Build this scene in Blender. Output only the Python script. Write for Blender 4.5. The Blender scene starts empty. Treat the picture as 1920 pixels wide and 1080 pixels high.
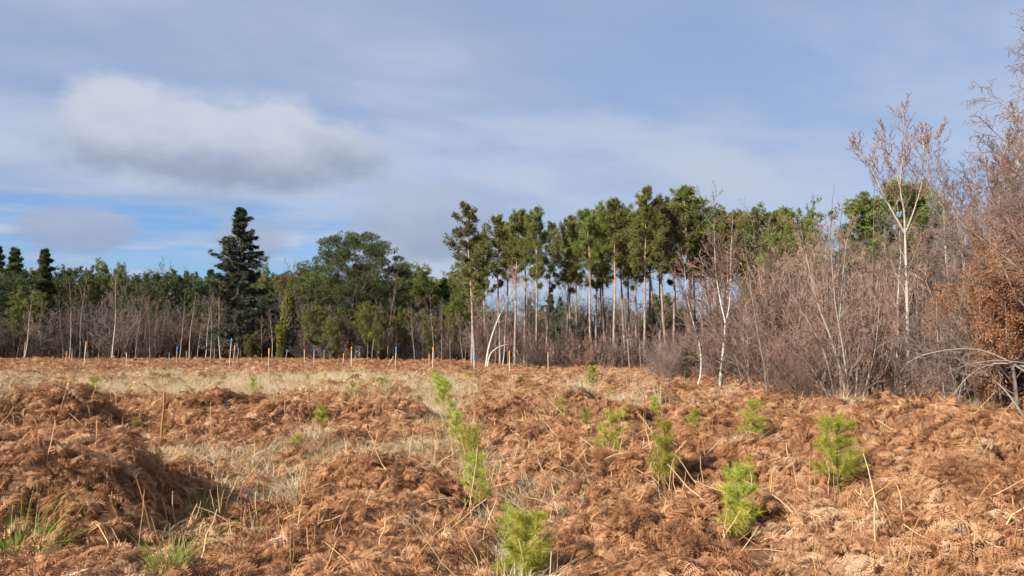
import bpy, math, random
import numpy as np
from mathutils import Vector

rng = np.random.default_rng(7)
random.seed(7)
SC = bpy.context.scene
COL = SC.collection
R = math.radians

# ------------------------------------------------------------------ camera
F = 1450.0                       # focal length in photo pixels (1920 wide)
EYE = 1.8
TILT = math.atan(100 / F)        # horizon lies 100 px under the picture centre
cam_d = bpy.data.cameras.new('camera')
cam = bpy.data.objects.new('camera', cam_d)
COL.objects.link(cam)
cam.location = (0, 0, EYE)
cam.rotation_euler = (math.pi / 2 + TILT, 0, 0)
cam_d.sensor_width = 36
cam_d.lens = 36 * F / 1920
cam_d.clip_start = 0.1
cam_d.clip_end = 3000
SC.camera = cam

# ------------------------------------------------------------------ sun, sky, exposure
SUN = Vector((-0.68, -0.60, 0.50)).normalized()
SUN_EL = math.asin(SUN.z)
SUN_AZ = math.atan2(SUN.x, SUN.y)
sd = bpy.data.lights.new('sun', 'SUN')
sd.energy = 5.0
sd.angle = R(0.6)
sd.color = (1.0, 0.93, 0.83)
so = bpy.data.objects.new('sun', sd)
so.rotation_euler = SUN.to_track_quat('Z', 'Y').to_euler()
so.location = (-30, -20, 30)
COL.objects.link(so)

SC.view_settings.view_transform = 'Standard'
SC.view_settings.look = 'None'
SC.view_settings.gamma = 1
SC.view_settings.use_curve_mapping = False
SC.view_settings.exposure = 0.90
SC.cycles.max_bounces = 3
SC.cycles.diffuse_bounces = 2
SC.cycles.use_adaptive_sampling = True
SC.cycles.adaptive_threshold = 0.03
SC.cycles.transparent_max_bounces = 4

world = bpy.data.worlds.new('World')
SC.world = world
world.use_nodes = True
world.cycles.sampling_method = 'NONE'     # smooth sky: plain sampling is faster


class NT:
    """small helper for building node trees"""
    def __init__(s, tree):
        s.t = tree

    def n(s, kind, **kw):
        nd = s.t.nodes.new(kind)
        for k, v in kw.items():
            setattr(nd, k, v)
        return nd

    def put(s, sock, v):
        if hasattr(v, 'is_output') or isinstance(v, bpy.types.NodeSocket):
            s.t.links.new(v, sock)
        else:
            sock.default_value = v

    def m(s, op, a, b=0.0, c=0.0, clamp=False):
        nd = s.n('ShaderNodeMath', operation=op, use_clamp=clamp)
        s.put(nd.inputs[0], a); s.put(nd.inputs[1], b); s.put(nd.inputs[2], c)
        return nd.outputs[0]

    def smooth(s, x, lo, hi):
        nd = s.n('ShaderNodeMapRange', interpolation_type='SMOOTHSTEP')
        s.put(nd.inputs['Value'], x)
        nd.inputs['From Min'].default_value = lo
        nd.inputs['From Max'].default_value = hi
        return nd.outputs[0]

    def mix(s, f, a, b, blend='MIX'):
        nd = s.n('ShaderNodeMix', data_type='RGBA', blend_type=blend)
        s.put(nd.inputs[0], f)
        s.put(nd.inputs[6], a if not isinstance(a, tuple) else (*a, 1)[:4])
        s.put(nd.inputs[7], b if not isinstance(b, tuple) else (*b, 1)[:4])
        return nd.outputs[2]

    def comb(s, x, y, z):
        nd = s.n('ShaderNodeCombineXYZ')
        s.put(nd.inputs[0], x); s.put(nd.inputs[1], y); s.put(nd.inputs[2], z)
        return nd.outputs[0]

    def noise(s, vec, scale, detail=4, rough=0.55, dist=0.0):
        nd = s.n('ShaderNodeTexNoise')
        if vec is not None:
            s.put(nd.inputs['Vector'], vec)
        nd.inputs['Scale'].default_value = scale
        nd.inputs['Detail'].default_value = detail
        nd.inputs['Roughness'].default_value = rough
        nd.inputs['Distortion'].default_value = dist
        return nd.outputs['Fac']


def build_sky():
    T = NT(world.node_tree)
    world.node_tree.nodes.clear()
    out = T.n('ShaderNodeOutputWorld')
    bg = T.n('ShaderNodeBackground')
    bg.inputs['Strength'].default_value = 0.1
    sky = T.n('ShaderNodeTexSky', sky_type='NISHITA')
    sky.sun_disc = False
    sky.sun_elevation = SUN_EL
    sky.sun_rotation = SUN_AZ
    sky.air_density = 1.0
    sky.dust_density = 0.6
    sky.ozone_density = 1.4
    tc = T.n('ShaderNodeTexCoord')
    sep = T.n('ShaderNodeSeparateXYZ')
    T.put(sep.inputs[0], tc.outputs['Generated'])
    x, y, z = sep.outputs
    DEG = 180 / math.pi
    az = T.m('MULTIPLY', T.m('ARCTAN2', x, y), DEG)
    el = T.m('MULTIPLY', T.m('ARCSINE', z), DEG)
    # layered cloud deck seen in perspective: direction projected on a plane overhead
    zz = T.m('MAXIMUM', T.m('ADD', z, 0.16), 0.05)
    px = T.m('DIVIDE', x, zz)
    py = T.m('DIVIDE', y, zz)
    deck = T.comb(T.m('MULTIPLY', px, 0.55), py, 0.0)
    n_big = T.noise(deck, 1.1, 4, 0.48, 0.2)
    n_wisp = T.noise(T.comb(T.m('ADD', T.m('MULTIPLY', px, 0.9), T.m('MULTIPLY', py, -0.35)), T.m('MULTIPLY', py, 1.1), 3.0), 1.5, 4, 0.5, 0.25)
    veil = T.smooth(T.m('ADD', T.m('MULTIPLY', n_big, 0.6), T.m('MULTIPLY', n_wisp, 0.4)), 0.34, 0.62)
    # the veil thins out low over the wood on the left
    n_hole = T.noise(T.comb(T.m('MULTIPLY', az, 0.10), T.m('MULTIPLY', el, 0.75), 9.0), 1.0, 4, 0.55, 0.4)
    low = T.m('MULTIPLY', T.smooth(el, 10.6, 8.2), T.smooth(az, -9.0, -15.0))
    hole = T.m('MULTIPLY', low, T.smooth(n_hole, 0.40, 0.56))
    veil = T.m('MULTIPLY', T.m('MULTIPLY_ADD', veil, 0.34, 0.66), T.m('SUBTRACT', 1.0, T.m('MULTIPLY', hole, 0.70)))
    blue = T.mix(1.0, sky.outputs[0], (0.34, 0.55, 0.84), 'MULTIPLY')
    veil_col = T.mix(T.smooth(n_wisp, 0.36, 0.66), (2.08, 2.58, 3.55), (2.72, 3.10, 3.95))
    col = T.mix(veil, blue, veil_col)
    # heaped clouds: an ellipse broken by noise, pale on top and grey below
    wob = T.noise(T.comb(T.m('MULTIPLY', az, 0.17), T.m('MULTIPLY', el, 0.26), 2.0), 1.0, 4, 0.5, 0.1)
    wob_f = T.noise(T.comb(T.m('MULTIPLY', az, 0.5), T.m('MULTIPLY', el, 0.8), 5.0), 1.0, 5, 0.6, 0.2)

    def heap(a0, e0, aw, eh, top, base, strength, soft=0.55, lumps=()):
        nonlocal col
        dx = T.m('DIVIDE', T.m('SUBTRACT', az, a0), aw)
        dy = T.m('DIVIDE', T.m('SUBTRACT', el, e0), eh)
        d2 = T.m('ADD', T.m('MULTIPLY', dx, dx), T.m('MULTIPLY', dy, dy))
        dd = T.m('SQRT', d2)
        for la, le, lw, lh in lumps:
            ex = T.m('DIVIDE', T.m('SUBTRACT', az, la), lw); ey = T.m('DIVIDE', T.m('SUBTRACT', el, le), lh)
            dd = T.m('MINIMUM', dd, T.m('SQRT', T.m('ADD', T.m('MULTIPLY', ex, ex), T.m('MULTIPLY', ey, ey))))
        dd = T.m('ADD', dd, T.m('MULTIPLY', T.m('SUBTRACT', wob, 0.5), 0.75))
        dd = T.m('ADD', dd, T.m('MULTIPLY', T.m('SUBTRACT', wob_f, 0.5), 0.50))
        # upper rim crisp, lower rim soft
        upper = T.smooth(dy, -0.3, 0.5)
        m_up = T.smooth(dd, 1.16, 0.68)
        m_lo = T.smooth(dd, 1.15, 1.15 - soft)
        mk = T.m('ADD', T.m('MULTIPLY', m_up, upper), T.m('MULTIPLY', m_lo, T.m('SUBTRACT', 1.0, upper)))
        shade = T.m('ADD', dy, T.m('MULTIPLY', T.m('SUBTRACT', wob_f, 0.5), 0.5))
        shade = T.m('ADD', shade, T.m('MULTIPLY', T.m('SUBTRACT', wob, 0.5), 1.6))
        c = T.mix(T.smooth(shade, -0.75, 0.75), base, top)
        col = T.mix(T.m('MULTIPLY', mk, strength), col, c)

    heap(-20.6, 13.4, 11.8, 3.3, (3.20, 3.42, 4.02), (1.74, 2.05, 2.82), 0.94, lumps=((-27.4, 14.0, 3.9, 3.4), (-22.5, 13.9, 3.4, 2.9), (-17.2, 14.0, 4.2, 3.0)))
    heap(-29.5, 7.2, 3.6, 1.8, (2.1, 2.5, 3.4), (1.75, 2.15, 3.05), 0.8)
    heap(-19.0, 7.0, 2.8, 1.6, (2.2, 2.5, 3.3), (1.8, 2.1, 2.95), 0.6)
    heap(-6.0, 8.6, 6.0, 3.2, (2.4, 2.75, 3.55), (1.70, 2.02, 2.78), 0.8)
    heap(70.0, 16.0, 15.0, 5.0, (3.1, 3.3, 3.9), (1.72, 2.00, 2.78), 0.9)
    heap(-80.0, 15.0, 14.0, 5.0, (3.1, 3.3, 3.9), (1.72, 2.00, 2.78), 0.9)
    T.put(bg.inputs['Color'], col)
    T.put(out.inputs['Surface'], bg.outputs[0])


build_sky()


# ------------------------------------------------------------------ helpers
def at(u, v, Y):
    """the point seen at photo pixel (u, v) at distance Y in front of the camera"""
    t = (540 - v) / F
    yy = math.cos(TILT) - t * math.sin(TILT)
    zz = math.sin(TILT) + t * math.cos(TILT)
    return np.array([(u - 960) / F * Y / yy, Y, EYE + zz / yy * Y])


def X(u, Y):
    return (u - 960) / F * Y


def hashn(xi, yi, seed):
    h = (xi * 374761393 + yi * 668265263 + seed * 1442695041) & 0xffffffff
    h = ((h ^ (h >> 13)) * 1274126177) & 0xffffffff
    h = h ^ (h >> 16)
    return (h & 0xffffff) / float(0x1000000)


def vn(x, y, seed=0):
    x = np.asarray(x, float); y = np.asarray(y, float)
    xi = np.floor(x).astype(np.int64); yi = np.floor(y).astype(np.int64)
    fx = x - xi; fy = y - yi
    fx = fx * fx * (3 - 2 * fx); fy = fy * fy * (3 - 2 * fy)
    a = hashn(xi, yi, seed); b = hashn(xi + 1, yi, seed)
    c = hashn(xi, yi + 1, seed); d = hashn(xi + 1, yi + 1, seed)
    return (a * (1 - fx) + b * fx) * (1 - fy) + (c * (1 - fx) + d * fx) * fy


def fbm(x, y, seed=0, o=3):
    s = 0; a = 1; t = 0
    for i in range(o):
        s = s + a * vn(x * 2 ** i + 17.3 * i, y * 2 ** i - 9.1 * i, seed + i); t += a; a *= 0.5
    return s / t


def sm(x, a, b):
    t = np.clip((np.asarray(x, float) - a) / (b - a), 0, 1)
    return t * t * (3 - 2 * t)


def base_z(x, y):
    x = np.asarray(x, float); y = np.asarray(y, float)
    z = -0.012 * np.clip(y - 15, 0, 52) * (0.60 + 0.40 * sm(x, -25, 5))
    return z + 0.10 * (fbm(x / 9, y / 9, 40) - 0.5) * sm(y, 3, 12)


MOUNDS = [  # x, y, rx, ry, height
    (-4.25, 7.3, 1.25, 1.25, 0.78), (-3.55, 6.5, 0.62, 0.55, 0.45), (-5.2, 8.6, 1.4, 1.0, 0.62), (-8.9, 14.2, 1.7, 1.5, 0.92),
    (-6.6, 16.6, 1.3, 1.0, 0.62), (-4.6, 15.6, 1.2, 1.0, 0.50), (-2.55, 16.2, 1.2, 0.9, 0.60), (-0.35, 16.6, 0.8, 0.9, 0.58),
    (1.45, 18.0, 0.8, 0.9, 0.66), (3.4, 18.6, 1.3, 0.9, 0.45), (3.6, 13.6, 1.2, 1.0, 0.50), (4.6, 11.3, 1.0, 0.7, 0.58),
    (5.2, 9.3, 1.1, 0.8, 0.66), (3.2, 8.6, 0.8, 0.6, 0.36), (4.3, 7.2, 0.8, 0.55, 0.55), (2.75, 6.5, 0.7, 0.5, 0.34),
    (6.7, 12.5, 1.6, 1.0, 0.62), (0.9, 11.2, 0.9, 0.7, 0.36), (1.7, 9.0, 0.8, 0.6, 0.30), (-1.2, 7.0, 1.0, 0.8, 0.28),
    (-2.4, 12.3, 1.3, 0.8, 0.36), (7.6, 15.2, 2.0, 1.2, 0.55), (-7.2, 11.5, 1.2, 0.8, 0.42), (-12.5, 17.5, 2.2, 1.4, 0.6)]
STRIP = np.array([(0.35, 3.0), (0.12, 6.0), (-0.42, 8.8), (-0.85, 13.0), (-2.0, 22.0), (-2.9, 30.0), (-4.0, 42.0)])


def strip_d(x, y):
    sx = np.interp(y, STRIP[:, 1], STRIP[:, 0])
    return np.abs(x - sx)


def lowmask(x, y):
    m = np.exp(-(strip_d(x, y) / 0.42) ** 2) * sm(y, 36, 28)
    t = np.exp(-((x + 2.75 + 0.12 * (y - 8)) / 0.75) ** 4) * sm(y, 5.4, 6.4) * sm(y, 12.5, 10)
    return np.maximum(m * 0.8, t)


def grassw(x, y):
    """how much straw grass replaces bracken"""
    n = .6 * fbm(x / 3.0, y / 4.0, 70) + .4 * vn(x / 1.1, y / 2.2, 72)
    field = 0.85 * sm(y, 19.5, 23) * sm(y, 46, 31) * (0.25 + 0.75 * sm(x, 0.0, -9.0)) * sm(x, 5, 0)
    field = field * sm(n + 0.14 * field, 0.49, 0.66)
    patch = sm(fbm(x / 1.5, y / 1.8, 80), 0.67, 0.77) * 0.7
    edge = np.exp(-(strip_d(x, y) / 0.85) ** 2) * sm(y, 40, 26) * sm(vn(x / 0.7, y / 0.9, 81), 0.35, 0.7)
    tr = lowmask(x, y) * (0.20 + 0.35 * sm(vn(x / .8, y / .9, 82), .45, .7))
    return np.clip(np.maximum.reduce([field, patch, edge * 0.95, tr]), 0, 1)


def cover(x, y):
    x = np.asarray(x, float); y = np.asarray(y, float)
    far = 0.45 + 0.55 * sm(y, 48, 18)
    wx = x + 0.5 * (vn(x / 0.9, y / 0.9, 5) - 0.5); wy = y + 0.5 * (vn(x / 0.9, y / 0.9, 6) - 0.5)
    hump = sm(fbm(wx / 2.4, wy / 2.0, 10), 0.38, 0.66)
    c = 0.13 + (0.27 * hump + 0.24 * (fbm(wx / 0.7, wy / 0.7, 20) - 0.4)) * far
    c = c * (1 - 0.45 * grassw(x, y))
    m = np.zeros_like(c)
    for mx, my, rx, ry, h in MOUNDS:
        d = ((wx - mx) / rx) ** 2 + ((wy - my) / ry) ** 2
        m = np.maximum(m, h * np.exp(-(d ** 1.7)))
    c = np.maximum(c, m * (0.86 + 0.28 * vn(x / 0.45, y / 0.45, 22)))
    c = c * (1 - 0.72 * lowmask(x, y)) + 0.02
    pit = sm(vn(wx / 0.50, wy / 0.42, 30), 0.70, 0.80) * sm(c, 0.22, 0.40) * sm(y, 26, 16)
    return np.maximum(c - 0.30 * pit, 0.02)


def ground(x, y):
    return base_z(x, y) + cover(x, y)


# ---- mesh building
class MB:
    def __init__(s):
        s.v = []; s.q = []; s.t = []; s.nv = 0

    def add(s, v, q=None, t=None):
        v = np.asarray(v, float).reshape(-1, 3)
        if q is not None and len(q):
            s.q.append(np.asarray(q, np.int64).reshape(-1, 4) + s.nv)
        if t is not None and len(t):
            s.t.append(np.asarray(t, np.int64).reshape(-1, 3) + s.nv)
        s.v.append(v); s.nv += len(v)
        return s

    def tubes(s, P, Rd, sides):
        P = np.asarray(P, float); Rd = np.asarray(Rd, float)
        if P.ndim == 2:
            P = P[None]; Rd = Rd[None]
        N, K, _ = P.shape
        if N == 0:
            return s
        T = np.gradient(P, axis=1)
        T /= np.linalg.norm(T, axis=2, keepdims=True) + 1e-9
        ax = P[:, -1] - P[:, 0]
        ref = np.zeros((N, 3)); k = np.argmin(np.abs(ax), axis=1); ref[np.arange(N), k] = 1
        U = np.cross(T, ref[:, None, :]); U /= np.linalg.norm(U, axis=2, keepdims=True) + 1e-9
        V = np.cross(T, U)
        a = np.arange(sides) * 2 * math.pi / sides
        ring = P[:, :, None, :] + Rd[:, :, None, None] * (np.cos(a)[None, None, :, None] * U[:, :, None, :] + np.sin(a)[None, None, :, None] * V[:, :, None, :])
        idx = np.arange(N * K * sides).reshape(N, K, sides)
        nx = np.roll(idx, -1, axis=2)
        q = np.stack([idx[:, :-1], nx[:, :-1], nx[:, 1:], idx[:, 1:]], axis=-1).reshape(-1, 4)
        return s.add(ring.reshape(-1, 3), q=q)

    def tufts(s, C, D, size, n, width, bias=0.8, rg=rng):
        """n thin pointed blades out of every point C"""
        C = np.asarray(C, float); N = len(C)
        if N == 0:
            return s
        d = rg.normal(size=(N, n, 3)); d /= np.linalg.norm(d, axis=2, keepdims=True)
        d = d + bias * np.asarray(D)[:, None, :]
        d /= np.linalg.norm(d, axis=2, keepdims=True) + 1e-9
        sz = np.broadcast_to(np.asarray(size, float).reshape(-1, 1), (N, 1)) * rg.uniform(0.6, 1.25, (N, n))
        side = np.cross(d, rg.normal(size=(N, n, 3))); side /= np.linalg.norm(side, axis=2, keepdims=True) + 1e-9
        w = width * rg.uniform(0.7, 1.3, (N, n))[..., None]
        c0 = C[:, None, :] + d * sz[..., None] * 0.06
        v = np.stack([c0 - side * w * .5, c0 + side * w * .5, c0 + d * sz[..., None]], axis=2)
        return s.add(v.reshape(-1, 3), t=np.arange(N * n * 3).reshape(-1, 3))

    def box(s, lo, hi):
        lo = np.array(lo, float); hi = np.array(hi, float)
        v = [[(lo, hi)[(i >> k) & 1][k] for k in range(3)] for i in range(8)]
        return s.add(v, q=[(0, 2, 3, 1), (4, 5, 7, 6), (0, 1, 5, 4), (2, 6, 7, 3), (0, 4, 6, 2), (1, 3, 7, 5)])

    def mesh(s, name, mat, smooth=False):
        me = bpy.data.meshes.new(name)
        v = np.concatenate(s.v)
        q = np.concatenate(s.q) if s.q else np.zeros((0, 4), np.int64)
        t = np.concatenate(s.t) if s.t else np.zeros((0, 3), np.int64)
        me.vertices.add(len(v)); me.vertices.foreach_set('co', v.astype(np.float32).ravel())
        me.loops.add(len(q) * 4 + len(t) * 3)
        me.loops.foreach_set('vertex_index', np.concatenate([q.ravel(), t.ravel()]).astype(np.int32))
        me.polygons.add(len(q) + len(t))
        st = np.concatenate([np.arange(len(q)) * 4, len(q) * 4 + np.arange(len(t)) * 3]).astype(np.int32)
        me.polygons.foreach_set('loop_start', st)
        if smooth:
            me.polygons.foreach_set('use_smooth', np.ones(len(q) + len(t), bool))
        me.update(calc_edges=True)
        me.materials.append(mat)
        return me


def ob(name, me, parent=None, loc=None):
    o = bpy.data.objects.new(name, me)
    COL.objects.link(o)
    if parent is not None:
        o.parent = parent
    if loc is not None:
        o.location = loc
    return o


def tag(o, label=None, cat=None, group=None, kind=None):
    for k, v in (('label', label), ('category', cat), ('group', group), ('kind', kind)):
        if v:
            o[k] = v
    return o


ONES = 'first second third fourth fifth sixth seventh eighth ninth tenth eleventh twelfth thirteenth fourteenth fifteenth sixteenth seventeenth eighteenth nineteenth twentieth'.split()


def nth(i):
    if i < 20:
        return ONES[i]
    t = {2: 'twenty', 3: 'thirty', 4: 'forty', 5: 'fifty'}
    k, r = divmod(i + 1, 10)
    return t[k] + '-' + ONES[r - 1] if r else {3: 'thirtieth', 4: 'fortieth', 5: 'fiftieth'}[k]


# ---- materials
def material(name, cols, scale=3.0, rough=0.85, trans=0.0, coord='Object', rand=0.0, hue=0.0, detail=2, stretch=(1, 1, 1), bump=0.0, big=None, spread=(0.3, 0.7)):
    m = bpy.data.materials.new(name)
    m.use_nodes = True
    t = m.node_tree; T = NT(t); t.nodes.clear()
    out = T.n('ShaderNodeOutputMaterial')
    if coord == 'World':
        vec = T.n('ShaderNodeNewGeometry').outputs['Position']
    else:
        vec = T.n('ShaderNodeTexCoord').outputs[coord]
    mp = T.n('ShaderNodeMapping')
    T.put(mp.inputs['Vector'], vec)
    mp.inputs['Scale'].default_value = stretch
    fac = T.noise(mp.outputs[0], scale, detail, 0.6)
    oi = T.n('ShaderNodeObjectInfo')
    if rand:
        fac = T.m('ADD', fac, T.m('MULTIPLY', T.m('SUBTRACT', oi.outputs['Random'], 0.5), rand))
    if big:
        f2 = T.noise(T.n('ShaderNodeNewGeometry').outputs['Position'], big[0], 1, 0.55)
        fac = T.m('ADD', fac, T.m('MULTIPLY', T.m('SUBTRACT', f2, 0.5), big[1]))
    cr = T.n('ShaderNodeValToRGB')
    T.put(cr.inputs[0], fac)
    e = cr.color_ramp.elements
    for i, c in enumerate(cols):
        p = spread[0] + (spread[1] - spread[0]) * i / max(1, len(cols) - 1)
        if i < 2:
            e[i].position = p; e[i].color = (*c, 1)
        else:
            k = e.new(p); k.color = (*c, 1)
    colr = cr.outputs[0]
    if hue:
        hs = T.n('ShaderNodeHueSaturation')
        T.put(hs.inputs['Color'], colr)
        T.put(hs.inputs['Hue'], T.m('MULTIPLY_ADD', T.m('SUBTRACT', oi.outputs['Random'], 0.5), hue, 0.5))
        T.put(hs.inputs['Value'], T.m('MULTIPLY_ADD', T.m('SUBTRACT', oi.outputs['Random'], 0.5), hue * 8, 1.0))
        colr = hs.outputs[0]
    b = T.n('ShaderNodeBsdfPrincipled')
    T.put(b.inputs['Base Color'], colr)
    b.inputs['Roughness'].default_value = rough
    b.inputs['Specular IOR Level'].default_value = 0.25
    if bump:
        bp = T.n('ShaderNodeBump')
        bp.inputs['Strength'].default_value = bump
        bp.inputs['Distance'].default_value = 0.02
        T.put(bp.inputs['Height'], fac)
        T.put(b.inputs['Normal'], bp.outputs[0])
    sh = b.outputs[0]
    if trans:
        tr = T.n('ShaderNodeBsdfTranslucent')
        T.put(tr.inputs['Color'], colr)
        mx = T.n('ShaderNodeMixShader')
        mx.inputs[0].default_value = trans
        T.put(mx.inputs[1], sh); T.put(mx.inputs[2], tr.outputs[0])
        sh = mx.outputs[0]
    T.put(out.inputs['Surface'], sh)
    return m


M = {}
M['thatch'] = material('thatch', [(.075, .034, .018), (.17, .080, .040), (.30, .160, .082)], 16, coord='World', detail=8, bump=1.0, big=(0.5, 0.3))
M['frond'] = material('frond', [(.175, .076, .034), (.39, .187, .087), (.535, .290, .145), (.65, .435, .265)], 2.5, 0.8, 0.22, coord='World', rand=0.36, big=(0.55, 0.50), spread=(0.24, 0.84))
M['straw'] = material('straw', [(.44, .31, .165), (.60, .47, .28), (.74, .62, .42)], 2.0, 0.75, 0.25, coord='World', rand=0.5, big=(0.4, 0.3))
M['stalk'] = material('stalk', [(.30, .145, .058), (.50, .285, .125), (.62, .42, .22)], 3, 0.7, coord='World', rand=0.9)
M['green_grass'] = material('green_grass', [(.14, .20, .035), (.27, .32, .065), (.42, .40, .13)], 6, 0.6, 0.25, rand=0.3)
M['birch_twig'] = material('birch_twig', [(.10, .062, .050), (.19, .115, .090), (.29, .185, .140)], 3, rand=0.3, hue=0.02)
M['grey_twig'] = material('grey_twig', [(.11, .090, .078), (.19, .155, .130), (.28, .235, .195)], 3, rand=0.3, hue=0.02)
M['scrub'] = material('scrub', [(.065, .045, .036), (.135, .088, .066), (.23, .150, .108)], 2, coord='World', rand=0.6)
M['scrub_grey'] = material('scrub_grey', [(.075, .060, .050), (.150, .120, .098), (.260, .210, .170)], 2, coord='World', rand=0.6)
M['scrub_red'] = material('scrub_red', [(.115, .068, .050), (.25, .145, .104), (.40, .250, .175)], 2, coord='World', rand=0.6)
M['needle'] = material('needle', [(.085, .100, .024), (.180, .195, .050), (.310, .310, .090)], 1.3, 0.6, 0.38, hue=0.05, spread=(0.32, 0.68))
M['needle_dark'] = material('needle_dark', [(.048, .066, .024), (.098, .120, .042), (.170, .188, .070)], 1.3, 0.6, 0.3, hue=0.05)
M['needle_spruce'] = material('needle_spruce', [(.030, .042, .026), (.072, .085, .048), (.150, .145, .085)], 1.6, 0.6, 0.15)
M['needle_olive'] = material('needle_olive', [(.090, .092, .026), (.165, .150, .044), (.250, .205, .072)], 1.3, 0.6, 0.25, hue=0.05)
M['needle_sap'] = material('needle_sap', [(.24, .265, .030), (.42, .425, .055), (.58, .53, .13)], 9, 0.5, 0.4, hue=0.05)
M['needle_old'] = material('needle_old', [(.30, .30, .035), (.44, .38, .05), (.50, .33, .07)], 9, 0.5, 0.25)
M['ivy'] = material('ivy', [(.11, .12, .02), (.21, .20, .032), (.33, .285, .055)], 2, 0.5, 0.2)
M['ivy_green'] = material('ivy_green', [(.025, .060, .016), (.050, .10, .025), (.08, .14, .035)], 2, 0.5, 0.1)
M['oak_leaf'] = material('oak_leaf', [(.20, .090, .042), (.34, .160, .078), (.48, .260, .140)], 3, 0.8, 0.25, coord='World')


def bark_birch(name, white, dark):
    m = bpy.data.materials.new(name); m.use_nodes = True
    T = NT(m.node_tree); m.node_tree.nodes.clear()
    out = T.n('ShaderNodeOutputMaterial'); b = T.n('ShaderNodeBsdfPrincipled')
    tc = T.n('ShaderNodeTexCoord'); mp = T.n('ShaderNodeMapping')
    T.put(mp.inputs['Vector'], tc.outputs['Object']); mp.inputs['Scale'].default_value = (3, 3, 14)
    f = T.noise(mp.outputs[0], 1.6, 4, 0.65)
    mask = T.smooth(f, 0.54, 0.66)
    f2 = T.noise(tc.outputs['Object'], 1.1, 3)
    c = T.mix(f2, white, tuple(w * 0.62 * k for w, k in zip(white, (1, .93, .84))))
    c = T.mix(T.m('MULTIPLY', mask, 0.8), c, dark)
    T.put(b.inputs['Base Color'], c); b.inputs['Roughness'].default_value = 0.7
    T.put(out.inputs['Surface'], b.outputs[0])
    return m


M['birch'] = bark_birch('birch_bark', (.55, .52, .46), (.07, .055, .045))
M['birch_dim'] = bark_birch('birch_bark_dull', (.36, .32, .27), (.08, .06, .05))


def bark_pine():
    m = bpy.data.materials.new('pine_bark'); m.use_nodes = True
    T = NT(m.node_tree); m.node_tree.nodes.clear()
    out = T.n('ShaderNodeOutputMaterial'); b = T.n('ShaderNodeBsdfPrincipled')
    tc = T.n('ShaderNodeTexCoord'); sp = T.n('ShaderNodeSeparateXYZ')
    T.put(sp.inputs[0], tc.outputs['Object'])
    mp = T.n('ShaderNodeMapping'); T.put(mp.inputs['Vector'], tc.outputs['Object']); mp.inputs['Scale'].default_value = (6, 6, 1.6)
    f = T.noise(mp.outputs[0], 1.5, 5, 0.65)
    lo = T.mix(T.smooth(f, .35, .65), (.15, .110, .085), (.38, .29, .235))
    hi = T.mix(T.smooth(f, .35, .65), (.27, .150, .085), (.47, .29, .18))
    f3 = T.noise(tc.outputs['Object'], 0.5, 2)
    c = T.mix(T.smooth(T.m('ADD', sp.outputs[2], T.m('MULTIPLY', f3, 5.0)), 6.5, 12.5), lo, hi)
    T.put(b.inputs['Base Color'], c); b.inputs['Roughness'].default_value = 0.85
    bp = T.n('ShaderNodeBump'); bp.inputs['Distance'].default_value = 0.03; bp.inputs['Strength'].default_value = 0.7
    T.put(bp.inputs['Height'], f); T.put(b.inputs['Normal'], bp.outputs[0])
    T.put(out.inputs['Surface'], b.outputs[0])
    return m


M['pine_bark'] = bark_pine()
M['dark_bark'] = material('dark_bark', [(.06, .045, .036), (.13, .10, .08), (.22, .18, .145)], 4, stretch=(4, 4, 1), bump=0.6)
M['wood'] = material('stake_wood', [(.40, .30, .19), (.56, .45, .31), (.68, .58, .43)], 5, stretch=(6, 6, .7), rand=0.5)
M['weathered'] = material('weathered_wood', [(.22, .21, .19), (.34, .33, .30), (.42, .41, .38)], 5)
M['orange'] = material('orange_paint', [(.80, .26, .025), (.92, .36, .05)], 12, 0.5)
M['blue'] = material('blue_paint', [(.035, .22, .52), (.07, .33, .68)], 12, 0.5)

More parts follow.
